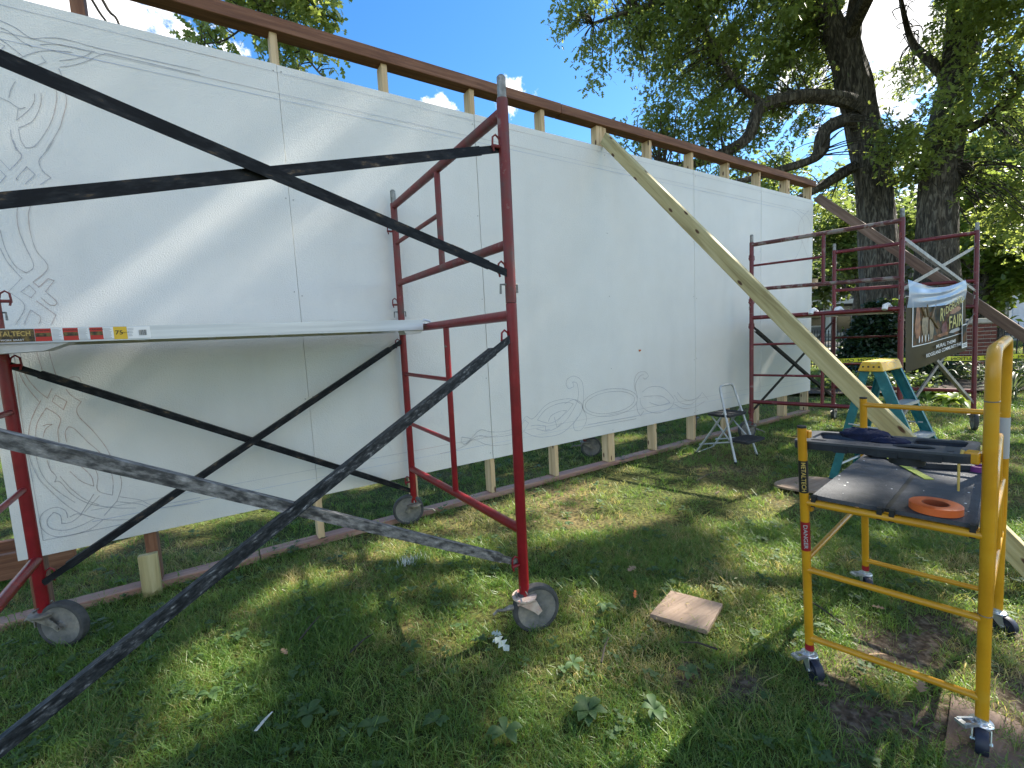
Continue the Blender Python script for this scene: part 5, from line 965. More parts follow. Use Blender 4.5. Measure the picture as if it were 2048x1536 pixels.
def lay(o, ex, en, length, off):
    x = 0.0; first = True; bl = .205; jt = .011
    while x < length-.02:
        ln = (bl*.5 if (first and off) else bl); ln = min(ln, length-x)
        if length-(x+ln+jt) < .03: ln = length-x
        ob = bpy.data.objects.new('brick', brick_mesh(ln, random.random() < .6)); COL.objects.link(ob); ob.parent = pr
        p = o+ex*x-en*random.uniform(0, .003)-ORG[pr.name]
        ob.matrix_local = Matrix(((ex[0], en[0], 0, p[0]), (ex[1], en[1], 0, p[1]), (0, 0, 1, p[2]), (0, 0, 0, 1)))
        x += ln+jt; first = False
for c in range(14):
    z = .01+c*.0725
    lay(PP(0, 0, z), pdx, pdn, LP, c % 2)
    lay(PP(LP, .052, z), pdn, -pdx, DP-.052, (c+1) % 2); lay(PP(0, DP, z), -pdn, pdx, DP-.052, (c+1) % 2)
def iron_fence(p0, p1, label, h=.95):
    fn = thing('iron_fence', label, 'fence', tuple((p0+p1)/2)); d = p1-p0; ln = np.linalg.norm(d); d /= ln; n = int(ln/.105)
    for z in (.12, h-.12): 
        g = G(); g.beam(p0+V3(0, 0, z), p1+V3(0, 0, z), .02, .03); g.obj('rail', M['iron'], fn)
    first = None
    for k in range(n+1):
        q = p0+d*(ln*k/n)-ORG[fn.name]
        if first is None:
            g = G(); w0 = p0; g.box(w0+V3(-.008, -.008, .02), w0+V3(.008, .008, h)); g.lathe(w0+V3(0, 0, h), (0, 0, 1), [(.016, 0), (.018, .012), (.010, .04), (.001, .08)], 6); first = g.obj('picket', M['iron'], fn); base = q
        else:
            o = first.copy(); COL.objects.link(o); o.parent = fn; o.location = tuple(q-base)
iron_fence(V3(12.15, -.70, 0), V3(16.2, -4.6, 0), 'black iron picket fence running right from the brick pier')
iron_fence(V3(11.0, .45, 0), V3(8.9, 2.55, 0)+V3(6, 6, 0)*.0+V3(7.0, 5.2, 0), 'black iron picket fence running left from the pier behind the conifer')

# ------------------------------------------------------------------ houses across the street
def house(name, label, cat, r, f, w, d, h, ridge, wallm, roofm, gable_front=False, wins=(), doors=(), rz=0.0, porch=None, siding=True):
    o0 = PL(r, f); hs_ = thing(name, label, cat, tuple(o0))
    ex = CR*math.cos(rz)+CF*math.sin(rz); ey = -CR*math.sin(rz)+CF*math.cos(rz)
    P_ = lambda x, y, z: o0+ex*x+ey*y+V3(0, 0, z)
    g = G(); g.hexa([P_(-w/2, 0, 0), P_(w/2, 0, 0), P_(w/2, d, 0), P_(-w/2, d, 0), P_(-w/2, 0, h), P_(w/2, 0, h), P_(w/2, d, h), P_(-w/2, d, h)])
    if gable_front:
        for y in (0, d): g.add([P_(-w/2, y, h), P_(w/2, y, h), P_(0, y, ridge)], [(0, 1, 2)])
    else:
        for x in (-w/2, w/2): g.add([P_(x, 0, h), P_(x, d, h), P_(x, d/2, ridge)], [(0, 1, 2)])
    wl = g.obj('wall', wallm, hs_)
    ov = .35; g = G(); t = .14; k = (ridge-h)/((w if gable_front else d)/2)
    if gable_front:
        for s in (-1, 1):
            a, b = P_(s*(w/2+ov), -ov, h-ov*k+.02), P_(0, -ov, ridge+.02); c, e = P_(0, d+ov, ridge+.02), P_(s*(w/2+ov), d+ov, h-ov*k+.02); g.hexa([a, b, c, e]+[q+V3(0, 0, t) for q in (a, b, c, e)])
    else:
        for y, yr in ((-ov, d/2), (d+ov, d/2)):
            a, b = P_(-w/2-ov, y, h-ov*k+.02), P_(w/2+ov, y, h-ov*k+.02); c, e = P_(w/2+ov, yr, ridge+.02), P_(-w/2-ov, yr, ridge+.02); g.hexa([a, b, c, e]+[q+V3(0, 0, t) for q in (a, b, c, e)])
    rf = g.obj('roof', roofm, hs_)
    g = G()
    if gable_front:
        for s in (-1, 1): g.beam(P_(s*(w/2+ov), -ov-.03, h-ov*k+.06), P_(0, -ov-.03, ridge+.06), .05, .2, up=tuple(-ey))
    else: g.beam(P_(-w/2-ov, -ov-.03, h-ov*k+.06), P_(w/2+ov, -ov-.03, h-ov*k+.06), .05, .22)
    g.obj('fascia', M['trim'], hs_)
    if siding:
        g = G(); z = .15
        while z < h-.05:
            g.hexa([P_(-w/2+.02, -.022, z), P_(w/2-.02, -.022, z), P_(w/2-.02, -.002, z), P_(-w/2+.02, -.002, z), P_(-w/2+.02, -.006, z+.15), P_(w/2-.02, -.006, z+.15), P_(w/2-.02, -.002, z+.15), P_(-w/2+.02, -.002, z+.15)]); z += .155
        g.obj('lap_siding', wallm, hs_, kind='stuff')
    for x, z, ww, hh in wins:
        g = G()
        for a, b, c, e in ((x-ww/2-.1, z-.1, x+ww/2+.1, z), (x-ww/2-.1, z+hh, x+ww/2+.1, z+hh+.12), (x-ww/2-.1, z, x-ww/2, z+hh), (x+ww/2, z, x+ww/2+.1, z+hh), (x-ww/2, z+hh/2-.025, x+ww/2, z+hh/2+.025)):
            g.hexa([P_(a, -.06, b), P_(c, -.06, b), P_(c, -.024, b), P_(a, -.024, b), P_(a, -.06, e), P_(c, -.06, e), P_(c, -.024, e), P_(a, -.024, e)])
        wf = g.obj('window', M['trim'], hs_)
        g = G(); g.add([P_(x-ww/2, -.035, z), P_(x+ww/2, -.035, z), P_(x+ww/2, -.035, z+hh), P_(x-ww/2, -.035, z+hh)], [(0, 1, 2, 3)]); g.obj('pane', M['glass'], wf)
    for x, ww, hh, m in doors:
        g = G(); g.hexa([P_(x-ww/2, -.05, .02), P_(x+ww/2, -.05, .02), P_(x+ww/2, -.024, .02), P_(x-ww/2, -.024, .02), P_(x-ww/2, -.05, hh), P_(x+ww/2, -.05, hh), P_(x+ww/2, -.024, hh), P_(x-ww/2, -.024, hh)]); dd = g.obj('door', m, hs_)
        for k in range(4):
            g = G(); z = .15+k*(hh-.2)/4; g.hexa([P_(x-ww/2+.1, -.07, z), P_(x+ww/2-.1, -.07, z), P_(x+ww/2-.1, -.051, z), P_(x-ww/2+.1, -.051, z), P_(x-ww/2+.1, -.07, z+(hh-.2)/4-.1), P_(x+ww/2-.1, -.07, z+(hh-.2)/4-.1), P_(x+ww/2-.1, -.051, z+(hh-.2)/4-.1), P_(x-ww/2+.1, -.051, z+(hh-.2)/4-.1)]); g.obj('door_panel', m, dd)
        g = G()
        for a, c, b, e in ((x-ww/2-.14, x-ww/2, 0.02, hh+.14), (x+ww/2, x+ww/2+.14, .02, hh+.14), (x-ww/2, x+ww/2, hh, hh+.14)): g.hexa([P_(a, -.08, b), P_(c, -.08, b), P_(c, -.024, b), P_(a, -.024, b), P_(a, -.08, e), P_(c, -.08, e), P_(c, -.024, e), P_(a, -.024, e)])
        g.obj('door_frame', M['trim'], hs_)
    if porch:
        x0, x1, pd, ph = porch; g = G()
        a, b, c, e = P_(x0, -pd, ph), P_(x1, -pd, ph), P_(x1, -.03, ph+.7), P_(x0, -.03, ph+.7); g.hexa([a, b, c, e]+[q+V3(0, 0, .15) for q in (a, b, c, e)]); g.obj('porch_roof', roofm, hs_)
        g = G(); a, b, c, e = P_(x0+.2, -pd+.1, 0), P_(x1-.2, -pd+.1, 0), P_(x1-.2, -.03, 0), P_(x0+.2, -.03, 0); g.hexa([a, b, c, e]+[q+V3(0, 0, .45) for q in (a, b, c, e)]); g.obj('porch_floor', M['concrete'], hs_)
        g = G(); g.beam(P_(x0, -pd-.02, ph-.05), P_(x1, -pd-.02, ph-.05), .08, .3); g.obj('porch_beam', M['trim'], hs_)
        for x in np.linspace(x0+.25, x1-.25, 4): 
            g = G(); g.box(P_(x, -pd+.2, .45)-V3(.11, .11, 0), P_(x, -pd+.2, ph)+V3(.11, .11, 0)); g.obj('porch_post', M['trim'], hs_)
    return hs_
house('grey_house', 'grey lap sided house with a porch across the street left of the big oak', 'house', 22.6, 31.5, 9.5, 8, 3.4, 6.0, M['siding'], M['roof'], wins=((-3.4, 1.0, 1.1, 1.5), (-1.2, 1.0, 1.1, 1.5), (2.6, 1.0, 1.3, 1.5)), doors=((.8, 1.0, 2.1, M['glass']),), porch=(-4.6, 4.4, 2.0, 2.55))
house('grey_house', 'tall grey gabled house across the street behind the banner', 'house', 29.0, 30.5, 7.2, 9, 4.9, 7.6, M['siding'], M['roof'], gable_front=True, wins=((-2.2, .9, 1.1, 1.6), (.6, .9, 1.1, 1.6), (2.3, .9, 1.0, 1.6), (-1.2, 3.1, 1.0, 1.3), (1.2, 3.1, 1.0, 1.3)), doors=((-.8, 1.0, 2.1, M['trim']),))
house('white_house', 'white gabled house glimpsed between the big oak and the far trees', 'house', 36.5, 41, 7.0, 9, 5.2, 8.4, M['siding_w'], M['roof'], gable_front=True, wins=((-1.6, 1.0, 1.1, 1.6), (1.6, 1.0, 1.1, 1.6), (0, 3.6, 1.1, 1.5)))
house('garage', 'beige garage with a pale blue door at the right edge', 'garage', 32.2, 27.8, 6.4, 6.5, 2.7, 4.3, M['siding_b'], M['roof_b'], doors=((.6, 3.6, 2.25, M['door']),), siding=False)
g = G(); a, b, c, d = PL(30.4, 20.7, .016), PL(34.2, 20.7, .016), PL(34.2, 27.7, .016), PL(30.4, 27.7, .016); g.add([a, b, c, d], [(0, 1, 2, 3)]); g.obj('driveway', M['concrete'], kind='structure')
# power lines on two poles
pw = []
for r, f in ((4.0, 29.2), (52.0, 29.0)):
    p = thing('utility_pole', 'brown wooden utility pole far to the %s beside the street' % ('left' if r < 20 else 'right'), 'utility pole', tuple(PL(r, f))); q = PL(r, f)
    g = G(); g.tube([q+V3(0, 0, -.3), q+V3(0, 0, 9.2)], [.16, .11], 10); g.obj('pole', M['bark'], p, smooth=True); g = G(); g.beam(q+CF*1.1+V3(0, 0, 8.5), q-CF*1.1+V3(0, 0, 8.5), .1, .12); g.obj('crossarm', M['brown_wood'], p); pw.append(q)
for k, (z, o) in enumerate(((8.58, -1.0), (8.58, 1.0), (7.4, -.1), (6.6, -.12), (6.1, -.14))):
    a, b = pw[0]+CF*o+V3(0, 0, z), pw[1]+CF*o+V3(0, 0, z); g = G(); g.tube([a+(b-a)*t+V3(0, 0, -2.0*4*t*(1-t)*.5) for t in np.linspace(0, 1, 22)], .013 if k < 2 else .022, 5)
    g.obj('power_line', M['wire'], None, label=['uppermost power line nearer the street', 'uppermost power line further from the street', 'middle power line above the roofs', 'second lowest power line above the roofs', 'lowest power line above the roofs'][k], cat='power line', group='power lines along the street', loc=tuple(a))

# ------------------------------------------------------------------ foliage
LV = np.array([(0, 0, 0), (1, 0, -.06), (.34, .05, .02), (.34, -.05, .02), (.62, .07, .0), (.62, -.07, .0), (.30, .24, .05), (.30, -.24, .05), (.56, .32, .05), (.56, -.32, .05), (.83, .20, .0), (.83, -.20, .0)])
LF = np.array([(0, 2, 3), (2, 4, 5), (2, 5, 3), (4, 1, 5), (0, 6, 2), (0, 3, 7), (2, 8, 4), (3, 5, 9), (4, 10, 1), (5, 1, 11)])
SV = np.array([(0, 0, 0), (.45, .28, .06), (1, 0, -.04), (.45, -.28, .06)]); SF = np.array([(0, 2, 1), (0, 3, 2)])
def leaves(P, size, r_, tv=LV, tf=LF, droop=.5, flat=.55):
    """P (n,3) leaf bases -> one triangle soup"""
    n = len(P); az = r_.uniform(0, 2*np.pi, n); pit = r_.normal(-droop, .45, n); x = np.stack([np.cos(az)*np.cos(pit), np.sin(az)*np.cos(pit), np.sin(pit)], 1)
    nrm = np.stack([r_.normal(0, flat, n), r_.normal(0, flat, n), np.ones(n)], 1); nrm -= x*(nrm*x).sum(1, keepdims=True); nrm /= np.linalg.norm(nrm, axis=1, keepdims=True); y = np.cross(nrm, x)
    s = size*r_.uniform(.7, 1.3, n)[:, None, None]
    V = P[:, None]+s*(tv[None, :, :1]*x[:, None]+tv[None, :, 1:2]*y[:, None]+tv[None, :, 2:]*nrm[:, None])
    F = tf[None]+(np.arange(n)*len(tv))[:, None, None]
    return V.reshape(-1, 3), F.reshape(-1, 3)
# sun flecks: where the crown is open towards the sun
SX, SY = SUN[0]/SUN[2], SUN[1]/SUN[2]
_lr = np.random.default_rng(21)
_w = [( _lr.normal(0, 3.4), _lr.normal(0, 3.4), _lr.uniform(0, 6.28)) for _ in range(14)]; _w2 = [(_lr.normal(0, 7), _lr.normal(0, 7), _lr.uniform(0, 6.28)) for _ in range(14)]
FLECK = .13
_w3 = [(_lr.normal(0, 7), _lr.normal(0, 7), _lr.uniform(0, 6.28)) for _ in range(16)]
def lit(P):
    gx, gy = P[:, 0]-P[:, 2]*SX, P[:, 1]-P[:, 2]*SY
    m = np.zeros(len(P), bool)
    for cx, cy, ux, uy, vx, vy in LIT:
        lu, lv = math.hypot(ux, uy), math.hypot(vx, vy); ku, kv = .9+FLECK/lu, .9+FLECK/lv; ux, uy, vx, vy = ux*ku, uy*ku, vx*kv, vy*kv
        det = ux*vy-uy*vx; a = ((gx-cx)*vy-(gy-cy)*vx)/det; b = (ux*(gy-cy)-uy*(gx-cx))/det; m |= (a*a+b*b) < 1.0
    nz_ = sum(np.sin(a*gx+b*gy+c) for a, b, c in _w)/math.sqrt(7)+.6*sum(np.sin(a*gx+b*gy+c) for a, b, c in _w2)/math.sqrt(7)
    hf = sum(np.sin(a*gx+b*gy+c) for a, b, c in _w3)/math.sqrt(8)
    m &= hf > -.9
    far = (gx > 2.9) | (gy > .5) | (gx < -1.2)
    m |= far & (nz_ > .25) & (hf > -.1)
    m |= ((gy > 2.4) | (gx > 7)) & (nz_ > .25)
    m |= ~far & (nz_ > .1) & (hf > .25)
    m |= ~far & (hf > 1.25)
    wallside = (gy > -.06) & (gy < .40) & (gx < 6.3); streak = np.zeros(len(P), bool)
    # streaks that rake along the face of the wall
    for c, w in ((-2.42, .115), (-2.02, .045), (-2.85, .05)): streak |= (np.abs(gx-c-(gy-.2)*.4) < w) & (gy > -.05) & (gy < .36)
    m = (m & ~wallside) | streak
    m &= ~((gx > .45) & (gx < 1.28) & (gy > -2.62) & (gy < -2.02))      # the platform stays in leaf shade
    for cx, cy, r in ((1.02, -2.42, .07), (.62, -2.12, .05), (1.2, -2.15, .05)): m |= (gx-cx)**2+(gy-cy)**2 < (r+.08)**2
    m |= (gx > 13) | (gx < -9) | (gy > 9)
    return m
def clusters(cs, per, spread, r_):
    c = np.repeat(cs, per, 0); return c+r_.normal(0, 1, c.shape)*spread*np.array([1, 1, .75])
def in_blob(blobs, dens, r_):
    out = []
    for x, y, z, r in blobs:
        n = max(3, int(dens*r**2.4)); u = r_.normal(0, 1, (n, 3)); u /= np.linalg.norm(u, axis=1, keepdims=True); out.append(np.array([x, y, z])+u*(r*r_.uniform(.15, 1.0, n)**.5)[:, None])
    return np.concatenate(out)
def trunk_mesh(name, m, par, pts, rad, n=28, ridge=.06, sub=5, flare=0.0):
    pts = smooth_line(pts, sub); m_ = len(pts); rr = np.interp(np.linspace(0, 1, m_), np.linspace(0, 1, len(rad)), rad)
    g = G(); t = np.zeros(3); u = np.array([1.0, 0, 0]); vs = []
    for i_, p in enumerate(pts):
        t = pts[min(i_+1, m_-1)]-pts[max(i_-1, 0)]; t /= np.linalg.norm(t); u = u-t*np.dot(u, t); u /= np.linalg.norm(u); w = np.cross(t, u)
        for k in range(n):
            a = 2*math.pi*k/n; q = rr[i_]*(1+ridge*(math.sin(7*a+.35*i_)+.7*math.sin(11*a-.5*i_+1)+.6*math.sin(4*a+.2*i_))); q *= 1+flare*max(0, 1-i_/6.0)*(1+.5*math.sin(4*a)); vs.append(p+(u*math.cos(a)+w*math.sin(a))*q)
    fs = [(i_*n+k, i_*n+(k+1) % n, (i_+1)*n+(k+1) % n, (i_+1)*n+k) for i_ in range(m_-1) for k in range(n)]; fs.append(tuple((m_-1)*n+k for k in range(n)))
    g.add(vs, fs); return g.obj(name, m, par, smooth=True)
def twigs(par, anchors, targets, r_, r0=.022, name='twig', m=None):
    """thin branches from the limbs out to the leaf clumps, one mesh"""
    g = G(); anchors = np.array(anchors)
    for q in targets:
        d = np.linalg.norm(anchors-q, axis=1); a = anchors[np.argmin(d)]; ln = d.min()
        if ln < .12: continue
        mid = (a+q)/2+r_.normal(0, .10*ln, 3)+np.array([0, 0, .10*ln]); g.tube(smooth_line([a, mid, q], 3), list(np.linspace(min(r0, .010*ln+.006), .004, 7)), 5, cap=False)
    o = g.obj(name, m or M['twig'], par); o['kind'] = 'stuff'; return o
def dens_line(pts, n=10): return [p for p in smooth_line(pts, n)]

rA = np.random.default_rng(3)
oak1 = thing('oak_tree', 'huge oak with a leaning trunk and crooked limbs reaching left over the wall', 'tree', (14.0, 1.62, 0))
T1 = [V3(14.0, 1.62, -.15), V3(13.9, 1.75, 1.19), V3(13.99, 1.93, 3.04), V3(14.04, 2.13, 5.0), V3(13.96, 2.34, 6.33), V3(13.86, 2.51, 7.21), V3(13.74, 2.69, 8.09), V3(13.48, 2.98, 9.04), V3(13.3, 3.3, 11.5), V3(13.1, 3.2, 14.5)]
trunk_mesh('trunk', M['bark'], oak1, T1, [.47, .42, .40, .385, .37, .37, .34, .25, .19, .10], flare=.25)
limbs1 = [([V3(13.78, 2.62, 7.9), V3(13.95, 2.60, 8.6), V3(14.15, 2.56, 9.6), V3(14.5, 2.2, 12), V3(14.8, 1.6, 14.6)], [.24, .2, .17, .12, .05]),
          ([V3(13.95, 2.32, 6.5), V3(13.03, 2.37, 6.60), V3(12.25, 2.88, 6.74), V3(11.32, 3.45, 6.56), V3(11.1, 3.55, 6.15), V3(10.88, 3.63, 5.75), V3(10.25, 4.0, 5.4), V3(9.68, 4.34, 5.21), V3(9.0, 4.73, 5.3)], [.20, .17, .16, .15, .145, .13, .11, .08, .04]),
          ([V3(14.0, 2.25, 6.2), V3(13.23, 2.44, 6.2), V3(12.77, 2.7, 5.94), V3(12.66, 2.72, 5.5), V3(12.40, 2.86, 5.24), V3(11.66, 3.29, 5.02), V3(10.85, 3.78, 4.8), V3(10.2, 4.2, 4.7)], [.18, .15, .16, .17, .10, .09, .07, .03]),
          ([V3(14.05, 2.1, 5.1), V3(13.75, 2.4, 5.15), V3(13.18, 2.78, 4.79), V3(12.88, 2.94, 4.62), V3(12.42, 3.2, 4.39), V3(11.7, 3.5, 4.3)], [.17, .14, .12, .10, .08, .03]),
          ([V3(13.4, 3.05, 9.3), V3(12.2, 3.6, 9.8), V3(10.8, 4.4, 9.6), V3(9.2, 5.0, 9.1), V3(7.7, 5.5, 8.5)], [.17, .13, .10, .07, .03]),
          ([V3(11.32, 3.45, 6.6), V3(11.0, 3.9, 7.2), V3(10.6, 4.2, 8.0), V3(10.1, 4.4, 8.9)], [.08, .07, .05, .03]),
          ([V3(13.7, 2.7, 8.2), V3(12.7, 1.4, 9.2), V3(11.2, -.6, 10.0), V3(9.6, -2.6, 10.4)], [.18, .13, .09, .04]),
          ([V3(13.4, 3.1, 10.2), V3(12.0, 2.0, 11.6), V3(10.4, .8, 12.6), V3(8.8, .2, 13.0)], [.15, .11, .08, .03])]
for pts, rad in limbs1: trunk_mesh('limb', M['bark'], oak1, pts, rad, n=14, ridge=.05)
anch1 = [p for pts, _ in limbs1 for p in dens_line(pts)]+[p for p in dens_line(T1[5:])]
oak2 = thing('oak_tree', 'massive straight oak trunk to the right of the leaning oak, rising behind the banner', 'tree', (13.68, .60, 0))
T2 = [V3(13.68, .60, -.15), V3(13.86, .73, 2.28), V3(13.92, .78, 3.01), V3(14.11, .84, 4.59), V3(14.54, .77, 6.23), V3(14.82, .73, 7.35), V3(15.02, .74, 8.54), V3(15.25, .7, 10.5), V3(15.4, .5, 13), V3(15.2, .3, 15)]
trunk_mesh('trunk', M['bark'], oak2, T2, [.41, .37, .365, .37, .32, .31, .31, .25, .17, .07], flare=.25)
limbs2 = [([V3(14.15, .84, 4.7), V3(14.2, 1.3, 4.9), V3(13.7, 1.5, 4.5), V3(13.2, 1.5, 4.8)], [.12, .09, .06, .03]),
          ([V3(14.6, .77, 6.6), V3(14.6, 1.2, 7.3), V3(14.9, 1.7, 8.2), V3(14.5, 1.9, 9.6)], [.13, .10, .07, .03]),
          ([V3(14.3, .8, 5.3), V3(14.4, .2, 5.5), V3(14.3, -.4, 5.9), V3(14.2, -1.2, 5.8)], [.13, .09, .06, .03]),
          ([V3(14.9, .73, 7.8), V3(14.1, -.6, 8.6), V3(13.0, -2.4, 9.4), V3(11.6, -4.2, 9.8)], [.18, .13, .09, .04]),
          ([V3(15.2, .7, 9.8), V3(15.6, -1.4, 11.2), V3(15.4, -3.8, 12.0), V3(14.6, -5.6, 12.2)], [.18, .13, .09, .03]),
          ([V3(15.3, .6, 11.4), V3(16.8, .9, 12.2), V3(18.4, .6, 12.4)], [.14, .09, .03]),
          ([V3(15.2, .7, 10.2), V3(13.2, -.4, 11.6), V3(11.0, -1.6, 12.4), V3(9.0, -2.2, 12.4)], [.16, .11, .08, .03])]
for pts, rad in limbs2: trunk_mesh('limb', M['bark'], oak2, pts, rad, n=14, ridge=.05)
anch2 = [p for pts, _ in limbs2 for p in dens_line(pts)]+[p for p in dens_line(T2[4:])]
# big crowns: clumps through an ellipsoid, open below 7 m
def crown_pts(c, rad, n, r_):
    u = r_.normal(0, 1, (n*3, 3)); u /= np.linalg.norm(u, axis=1, keepdims=True); p = np.array(c)+u*np.array(rad)*(r_.uniform(.05, 1, n*3)**.42)[:, None]
    k = (p[:, 1] < 1.0*p[:, 0]-2.4) & (p[:, 2] > 6.9+.09*np.abs(p[:, 0]-11))
    return p[k][:n]
GAP = (V3(-.393, -2.849, 1.19), V3(.855, .292, .432)/np.linalg.norm(V3(.855, .292, .432)))
def open_gap(P, ang=3.4):      # the bright opening between the two trunks' crowns
    d = P-GAP[0]; d = d/np.linalg.norm(d, axis=1, keepdims=True); return (d@GAP[1]) > math.cos(math.radians(ang))
def build_crown(par, blobs, big, per, size, r_, anchors, m, dens=85):
    cs = in_blob(blobs, dens, r_); cb = crown_pts(*big, r_)
    allc = np.concatenate([cs, cb]); P = clusters(allc, per, .17, r_)
    P = P[~lit(P+np.array([0, 0, -.05]))]; P = P[~open_gap(P)]
    V, F = leaves(P, size, r_); o = fast_mesh('crown', V, F, m, par); o['kind'] = 'stuff'
    twigs(par, anchors, cs[::2], r_); return len(P)
BLOB_A = BLOB_A+[(9.37,4.83,5.68,.45),(10.33,4.51,5.18,.4),(11.04,4.27,5.89,.5),(12.11,3.81,5.79,.5),(13.49,3.47,6.3,.5),(14.38,3.5,7.28,.6),(10.03,4.58,6.13,.5),(9.41,4.87,5.28,.35),(13.45,3.72,7.17,.6),(11.92,4.11,7.25,.6),(12.86,3.8,4.74,.4),(11.45,4.1,4.71,.35),(10.92,4.33,6.75,.6),(14.69,2.91,8.0,.5),(13.87,3.32,8.99,.7),(14.26,3.18,5.93,.4)]
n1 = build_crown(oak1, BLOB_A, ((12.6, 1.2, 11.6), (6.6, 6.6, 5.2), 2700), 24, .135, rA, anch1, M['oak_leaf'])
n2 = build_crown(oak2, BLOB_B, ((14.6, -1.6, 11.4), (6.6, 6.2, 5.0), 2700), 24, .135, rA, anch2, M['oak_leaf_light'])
# the oak whose drooping branch shows above the top left of the wall
oak3 = thing('oak_tree', 'oak standing behind the left end of the wall, one leafy branch hanging above the panels', 'tree', (-4.2, 4.2, 0))
T3 = [V3(-4.2, 4.2, -.15), V3(-4.15, 4.2, 2), V3(-4.0, 4.1, 4.5), V3(-3.6, 4.0, 7.0), V3(-3.3, 3.9, 9.5)]
trunk_mesh('trunk', M['bark'], oak3, T3, [.42, .36, .32, .25, .10], flare=.25)
l3 = [([V3(-3.7, 4.05, 6.4), V3(-2.6, 3.9, 7.0), V3(-1.2, 3.6, 6.9), V3(-.2, 3.3, 6.4), V3(.38, 3.15, 5.7), V3(.40, 3.07, 5.09), V3(.57, 2.92, 4.69), V3(.75, 2.76, 4.34), V3(.92, 2.63, 4.10)], [.13, .10, .07, .05, .030, .018, .014, .010, .006]),
      ([V3(.40, 3.07, 5.12), V3(.21, 3.17, 4.87), V3(-.05, 3.3, 4.66), V3(-.29, 3.45, 4.63)], [.014, .010, .008, .004]),
      ([V3(.36, 3.14, 5.5), V3(.7, 2.95, 5.2), V3(.92, 2.74, 4.9)], [.014, .010, .005]),
      ([V3(-2.2, 4.0, 7.0), V3(-1.7, 4.4, 6.4), V3(-1.28, 4.41, 5.34), V3(-1.16, 4.3, 5.06), V3(-1.1, 4.24, 4.75)], [.03, .022, .014, .011, .008]),
      ([V3(-2.0, 4.0, 7.0), V3(-1.5, 4.4, 6.4), V3(-1.18, 4.35, 5.34), V3(-1.06, 4.24, 5.1), V3(-1.0, 4.18, 4.75)], [.03, .022, .016, .013, .010])]
for pts, rad in l3: trunk_mesh('limb', M['bark'] if rad[0] > .05 else M['twig'], oak3, pts, rad, n=10, ridge=.03)
r3 = np.random.default_rng(12); cs = in_blob(BLOB_C, 620, r3); an3 = [p for pts, _ in l3[:3] for p in dens_line(pts)]
P = clusters(cs, 6, .055, r3); V, F = leaves(P, .105, r3, droop=.6); o = fast_mesh('crown', V, F, M['oak_leaf'], oak3); o['kind'] = 'stuff'
cb = r3.normal(0, 1, (260, 3))*np.array([1.5, 1.5, 1.2])+np.array([-3.2, 4.2, 9.6]); P = clusters(cb, 18, .2, r3); V, F = leaves(P, .15, r3); o = fast_mesh('crown', V, F, M['oak_leaf'], oak3); o['kind'] = 'stuff'
twigs(oak3, an3, cs[::4], r3, r0=.010)

# trees beyond
def far_tree(label, x, y, h, cr, m, seed, n=420, size=.32, low=.25, group='trees beyond the lawn', flat=.8):
    r_ = np.random.default_rng(seed); t = thing('broadleaf_tree', label, 'tree', (x, y, 0), group=group)
    top = V3(x+r_.normal(0, .3), y+r_.normal(0, .3), h*.8); trunk_mesh('trunk', M['bark'], t, [V3(x, y, -.1), V3(x+.1, y, h*.3), top], [cr*.06+.06, cr*.05+.04, .03], n=10, ridge=.04)
    for k in range(5):
        a = r_.uniform(0, 6.28); z = h*r_.uniform(.25, .55); g = G(); b = V3(x+.1, y, z); g.tube(smooth_line([b, b+V3(math.cos(a)*cr*.4, math.sin(a)*cr*.4, h*.12), b+V3(math.cos(a)*cr*.8, math.sin(a)*cr*.8, h*.16)], 3), list(np.linspace(.10, .02, 7)), 6); g.obj('limb', M['bark'], t, smooth=True)
    cc = []
    for k in range(16):
        a = r_.uniform(0, 6.28); q = r_.uniform(0, 1)**.5*cr*.75; z = h*(low+(1-low)*r_.uniform(.05, .92)); q *= math.sqrt(max(.05, 1-((z/h-low)/(1-low)-.42)**2*2.6)); cc.append((x+math.cos(a)*q, y+math.sin(a)*q, z, cr*r_.uniform(.28, .42)))
    cs = in_blob(cc, n/16/(cr*.35)**2.4, r_); P = clusters(cs, 16, .32*flat, r_); V, F = leaves(P, size, r_, SV, SF, droop=.3); o = fast_mesh('crown', V, F, m, t); o['kind'] = 'stuff'
    return t
FT = [('dense dark tree just beyond the iron fence at the far right', 19.6, -1.9, 6.5, 2.6, 'far_leaf', .24), ('bright leafy tree right of the massive oak trunk', 20.8, 1.35, 5.6, 1.6, 'lime_mix', .22), ('tall tree behind the far scaffold tower', 27.5, 2.2, 9.5, 3.6, 'far_leaf', .32),
      ('small round tree between the wall end and the leaning oak', 21.5, 5.1, 6.4, 1.8, 'far_leaf', .22), ('slender tree behind the end of the wall', 27.0, 10.5, 10.5, 3.8, 'far_leaf', .32), ('large tree rising behind the tall grey house', 41.0, 10.0, 13, 5.2, 'far_leaf', .45), ('large tree rising behind the grey porch house', 34.0, 19.0, 11, 4.8, 'far_leaf', .45), ('broad tree beside the garage', 33.5, .2, 9, 3.6, 'far_leaf', .36), ('tall tree far beyond the garage', 45, 3.5, 13, 5.5, 'far_leaf', .5)]
M['lime_mix'] = leafmat('pale_green_leaf', (.06, .11, .02), (.11, .17, .03), (.34, .43, .07), .45)  # paler, yellower green than the other far crowns
for k, (lb, x, y, h, cr, m, sz) in enumerate(FT): far_tree(lb, x, y, h, cr, M[m], 50+k, size=sz, n=520, low=.2 if k != 3 else .52)
